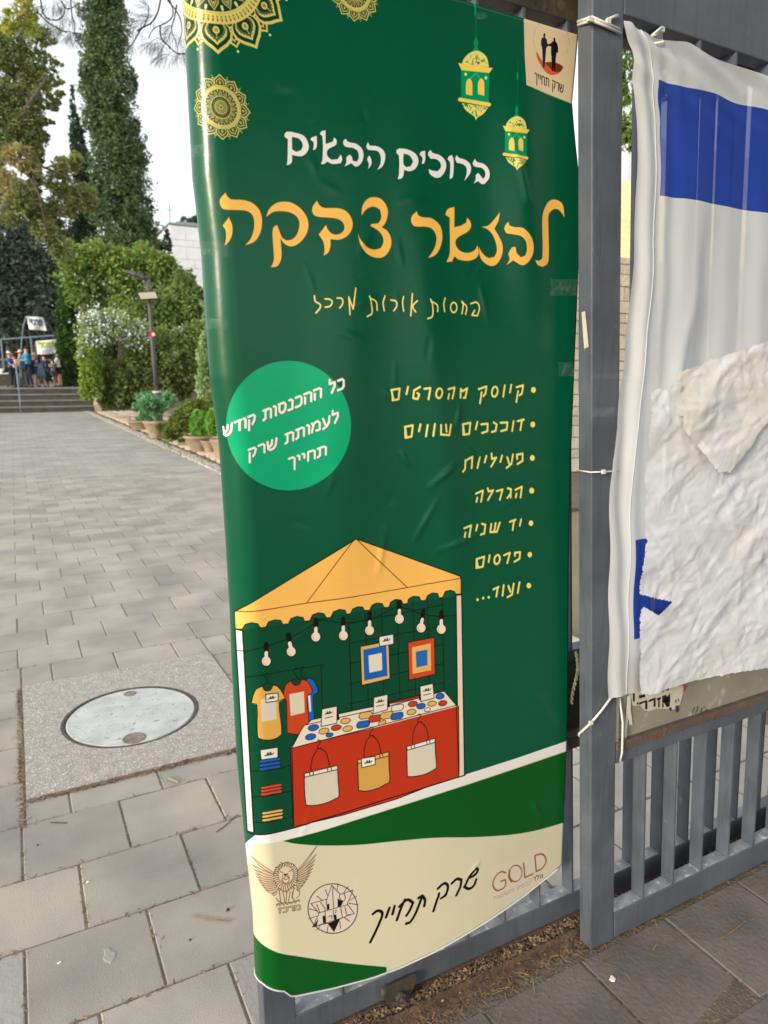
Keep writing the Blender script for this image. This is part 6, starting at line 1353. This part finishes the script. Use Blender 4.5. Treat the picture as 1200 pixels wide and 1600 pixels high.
def person(x, ytop, Yd, face, shirt, legs, label, hair=(40, 30, 26), cap=None, kind='trousers', longhair=False, lean=0.0, shoes=(60, 60, 64), arms=(.5, .7), sleeve=True, pack=None, ponytail=False):
    base = at(x, 600, Yd); base.z = ztop; H = (at(x, ytop, Yd).z - ztop) ; root = empty('person', tuple(base), label, 'person', rz=face); h = H
    hw = .105 * h; sh = .105 * h * 1.05; L_ = lean * h
    J = {'pel': (0, 0, .52 * h), 'wai': (0, L_ * .4, .62 * h), 'che': (0, L_ * .8, .73 * h), 'nec': (0, L_, .825 * h), 'hd0': (0, L_ + .01 * h, .87 * h), 'hd1': (0, L_ + .02 * h, .955 * h)}
    for s, k in ((-1, 'l'), (1, 'r')):
        st = .03 * h * s
        J['hip' + k] = (.055 * h * s, 0, .50 * h); J['kne' + k] = (.06 * h * s, -.015 * h + st * .5, .28 * h); J['ank' + k] = (.062 * h * s, .01 * h + st, .045 * h); J['toe' + k] = (.07 * h * s, -.075 * h + st, .02 * h)
        J['sho' + k] = (sh * s, L_, .80 * h); a = arms[0 if s < 0 else 1]
        J['elb' + k] = (.135 * h * s, L_ - .07 * h * a, .645 * h); J['wri' + k] = (.10 * h * s, L_ - .07 * h * a - .14 * h * min(1, a * 1.3), (.53 + .13 * a) * h); J['han' + k] = (.09 * h * s, L_ - .07 * h * a - .18 * h * min(1, a * 1.3), (.50 + .15 * a) * h)
    R_ = {'pel': (.088, .062), 'wai': (.07, .05), 'che': (.088, .06), 'nec': .032, 'hd0': (.045, .05), 'hd1': (.047, .052), 'hip': .052, 'kne': .034, 'ank': .02, 'toe': .018, 'sho': .034, 'elb': .023, 'wri': .016, 'han': .02}
    def build(name, keys, ed, m, g=1.0, add=0.0):
        ix = {k: i for i, k in enumerate(keys)}
        rs = []
        for k in keys:
            r = R_.get(k, R_.get(k[:3])); r = r if isinstance(r, tuple) else (r, r); rs.append(tuple((q * g + add) * h for q in r))
        return skin(name, [J[k] for k in keys], [(ix[a], ix[b]) for a, b in ed], rs, m, root)
    keys = ['pel', 'wai', 'che', 'nec', 'hd0', 'hd1'] + [a + k for k in 'lr' for a in ('hip', 'kne', 'ank', 'toe', 'sho', 'elb', 'wri', 'han')]
    ed = [('pel', 'wai'), ('wai', 'che'), ('che', 'nec'), ('nec', 'hd0'), ('hd0', 'hd1')] + [e for k in 'lr' for e in (('pel', 'hip' + k), ('hip' + k, 'kne' + k), ('kne' + k, 'ank' + k), ('ank' + k, 'toe' + k), ('che', 'sho' + k), ('sho' + k, 'elb' + k), ('elb' + k, 'wri' + k), ('wri' + k, 'han' + k))]
    build('body', keys, ed, SKIN)
    # shirt
    J['shem'] = (0, 0, .50 * h); R_['shem'] = (.10, .075); k2 = ['che', 'wai', 'shem'] + ['sho' + k for k in 'lr']; e2 = [('che', 'wai'), ('wai', 'shem'), ('che', 'shol'), ('che', 'shor')]
    if sleeve:
        for k in 'lr':
            a, b_ = Vector(J['sho' + k]), Vector(J['elb' + k]); J['slv' + k] = tuple(a.lerp(b_, .8)); R_['slv'] = .030; k2.append('slv' + k); e2.append(('sho' + k, 'slv' + k))
    build('shirt', k2, e2, cm(shirt), 1.08, .006)
    if kind == 'trousers':
        build('trousers', ['pel', 'hipl', 'knel', 'ankl', 'hipr', 'kner', 'ankr'], [('pel', 'hipl'), ('hipl', 'knel'), ('knel', 'ankl'), ('pel', 'hipr'), ('hipr', 'kner'), ('kner', 'ankr')], cm(legs), 1.1, .007)
    elif kind == 'shorts':
        for k in 'lr': J['sho_' + k] = tuple(Vector(J['hip' + k]).lerp(Vector(J['kne' + k]), .7))
        R_['sho_l'] = R_['sho_r'] = .05; build('shorts', ['pel', 'hipl', 'sho_l', 'hipr', 'sho_r'], [('pel', 'hipl'), ('hipl', 'sho_l'), ('pel', 'hipr'), ('hipr', 'sho_r')], cm(legs), 1.08, .007)
    else:
        b = MB(); b.lathe([(.075 * h, .64 * h), (.10 * h, .52 * h), (.125 * h, .38 * h), (.14 * h, .27 * h)], n=14); b.build('skirt', cm(legs), root, True)
    for k in 'lr':
        a = J['ank' + k]; t_ = J['toe' + k]; b = MB(); b.tube([(a[0], a[1] + .02 * h, .022 * h), (a[0], a[1] - .02 * h, .028 * h), (t_[0], t_[1] - .01 * h, .02 * h)], [.022 * h, .027 * h, .02 * h], 8); b.build('shoe', cm(shoes), root, True)
    c = Vector(J['hd1']) - Vector((0, 0, .025 * h))
    b = MB(); b.lathe([(.054 * h, -.01 * h), (.058 * h, .015 * h), (.052 * h, .045 * h), (.03 * h, .062 * h), (.002, .068 * h)], (c.x, c.y + .008 * h, c.z - .002), 12)
    b.build('hair', cm(hair), root, True)
    if longhair or ponytail:
        b = MB(); w_ = .05 if longhair else .022; b.tube([(c.x, c.y + .045 * h, c.z + .02 * h), (c.x, c.y + .07 * h, c.z - .06 * h), (c.x, c.y + .06 * h, c.z - (.2 if longhair else .15) * h)], [w_ * .7 * h, w_ * h, w_ * .5 * h], 8); b.build('long_hair', cm(hair), root, True)
    if cap:
        b = MB(); b.lathe([(.060 * h, .012 * h), (.060 * h, .03 * h), (.05 * h, .06 * h), (.03 * h, .076 * h), (.002, .08 * h)], (c.x, c.y, c.z), 12); b.box((c.x - .04 * h, c.y - .115 * h, c.z + .010 * h), (c.x + .04 * h, c.y - .045 * h, c.z + .018 * h)); b.build('cap', cm(cap), root, True)
    if pack:
        b = MB(); b.box((-.07 * h, .055 * h, .56 * h), (.07 * h, .13 * h, .79 * h), bev=.02 * h); b.build('backpack', cm(pack), root)
    # face
    b = MB()
    for s in (-1, 1): b.tube([(c.x + s * .018 * h, c.y - .053 * h, c.z - .02 * h), (c.x + s * .018 * h, c.y - .049 * h, c.z - .02 * h)], .005 * h, 6)
    b.build('eyes', cm((30, 24, 22)), root); b = MB(); b.tube([(c.x, c.y - .052 * h, c.z - .026 * h), (c.x, c.y - .064 * h, c.z - .038 * h), (c.x, c.y - .05 * h, c.z - .042 * h)], .006 * h, 5); b.build('nose', SKIN, root)
    b = MB(); b.tube([(c.x - .014 * h, c.y - .048 * h, c.z - .056 * h), (c.x + .014 * h, c.y - .048 * h, c.z - .056 * h)], .003 * h, 5); b.build('mouth', cm((150, 80, 72)), root)
    return root
R9 = math.radians
person(19, 549, 39.6, R9(70), (46, 84, 150), (28, 30, 42), 'boy in a blue shirt and white cap standing leftmost on the terrace', cap=(220, 220, 218))
person(26, 553, 40.6, R9(100), (214, 176, 186), (90, 92, 100), 'child in a pale pink top half hidden behind the handrail', hair=(96, 70, 50))
person(35, 547, 41.3, R9(-80), (22, 130, 168), (92, 104, 114), 'boy in a teal shirt and light cap left of the tall man', cap=(206, 210, 210))
person(47, 540, 40.4, R9(-75), (24, 136, 188), (34, 44, 72), 'tall man in a bright teal shirt and navy trousers bending his head', lean=-.03, arms=(.9, .8))
person(56, 551, 41.6, R9(-20), (40, 44, 62), (44, 56, 84), 'child with a dark backpack and bare legs right of the tall man', hair=(196, 176, 130), kind='shorts', pack=(24, 26, 34))
person(66, 553, 41.0, R9(160), (96, 112, 138), (88, 108, 136), 'girl in a grey blue dress with long dark hair', kind='skirt', longhair=True)
person(72, 553, 43.2, R9(10), (36, 38, 46), (40, 42, 50), 'dark haired child in black standing behind the girl in the dress')
person(85, 560, 42.2, R9(60), (206, 214, 232), (104, 124, 128), 'small child in a pale shirt and grey green shorts', kind='shorts', hair=(70, 52, 40))
person(90, 562, 43.4, R9(-40), (196, 60, 72), (190, 60, 70), 'small child in red standing behind the woman in white', kind='shorts')
person(95, 549, 41.4, R9(-100), (226, 222, 232), (22, 22, 26), 'woman in a white shirt and black shorts with dark hair tied back', kind='shorts', ponytail=True, lean=-.04)
# stall table at far left
YT = 40.5; tx0 = at(-30, 590, YT).x; tx1 = at(13, 590, YT).x; th_ = at(5, 583, YT).z
TB = empty('table', ((tx0 + tx1) / 2, YT, ztop), 'low table draped in dark cloth at the far left edge', 'table'); w2 = (tx1 - tx0) / 2; hh = th_ - ztop
b = MB(); b.box((-w2, -.35, hh - .05), (w2, .35, hh)); b.build('tabletop', M['white_print'], TB); b = MB(); b.box((-w2 + .02, -.36, .12), (w2 - .02, -.352, hh - .051)); b.build('cloth_skirt', M['brown_gate'], TB)
for sx in (-1, 1):
    for sy in (-1, 1): b = MB(); b.box((sx * (w2 - .06) - .03, sy * .3 - .03, 0), (sx * (w2 - .06) + .03, sy * .3 + .03, hh - .05)); b.build('leg', M['iron_dark'], TB)
for i, (px_, mm, w_, h_, lb_) in enumerate(((1, 'white_print', .25, .22, 'white box on the far left table at the picture edge'), (7, 'black_trim', .2, .12, 'black box on the far left table'), (11, 'plastic_white', .14, .08, 'small pale packet at the right end of the far table'))):
    q = at(px_, 583, YT - .1); b = MB(); b.box((-w_ / 2, -.12, 0), (w_ / 2, .12, h_), bev=.01); o = b.build('box', M[mm], None, False, (q.x, YT - .1, th_)); tag(o, lb_, 'box')
# ================================================================== UNSEEN TREES BEHIND, ADDED to shade the gate and darken the glossy print
def added_tree(x, y, z0, z1, r, label, n=9000, m='ivy'):
    root = empty('broadleaf_tree', (x, y, 0), label, 'tree'); P = np.concatenate([ellipsoid_pts((x + dx, y + dy, (z0 + z1) / 2 + dz), (r * f, r * f, (z1 - z0) / 2 * f), int(n * f / 2.4), .5) for dx, dy, dz, f in ((0, 0, 0, .8), (r * .5, .3, (z1 - z0) * .14, .6), (-r * .5, -.3, -(z1 - z0) * .08, .6), (0, .4, (z1 - z0) * .25, .4))])
    P = P[P[:, 2] > z0 * .9]; link('crown', quads_mesh('crown', leaves(P, .34) - np.array([x, y, 0.])), M[m], root); b = MB(); b.tube([(0, 0, -.1), (.1, 0, z0), (0, .1, (z0 + z1) / 2)], [.22, .16, .08], 8); b.build('trunk', M['bark'], root, True)
added_tree(3.2, -7.5, 3.2, 11, 3.6, 'added unseen shade tree spreading behind the viewpoint to the right')
added_tree(9.0, -7.0, .4, 10, 3.4, 'added unseen dense low branching tree far right behind the viewpoint', m='dark')
added_tree(-2.5, -10, 3.6, 11, 3.4, 'added unseen shade tree straight behind the viewpoint')
added_tree(15, -4.5, .3, 9, 3.6, 'added unseen dark tree outside the gate at far right', m='dark')
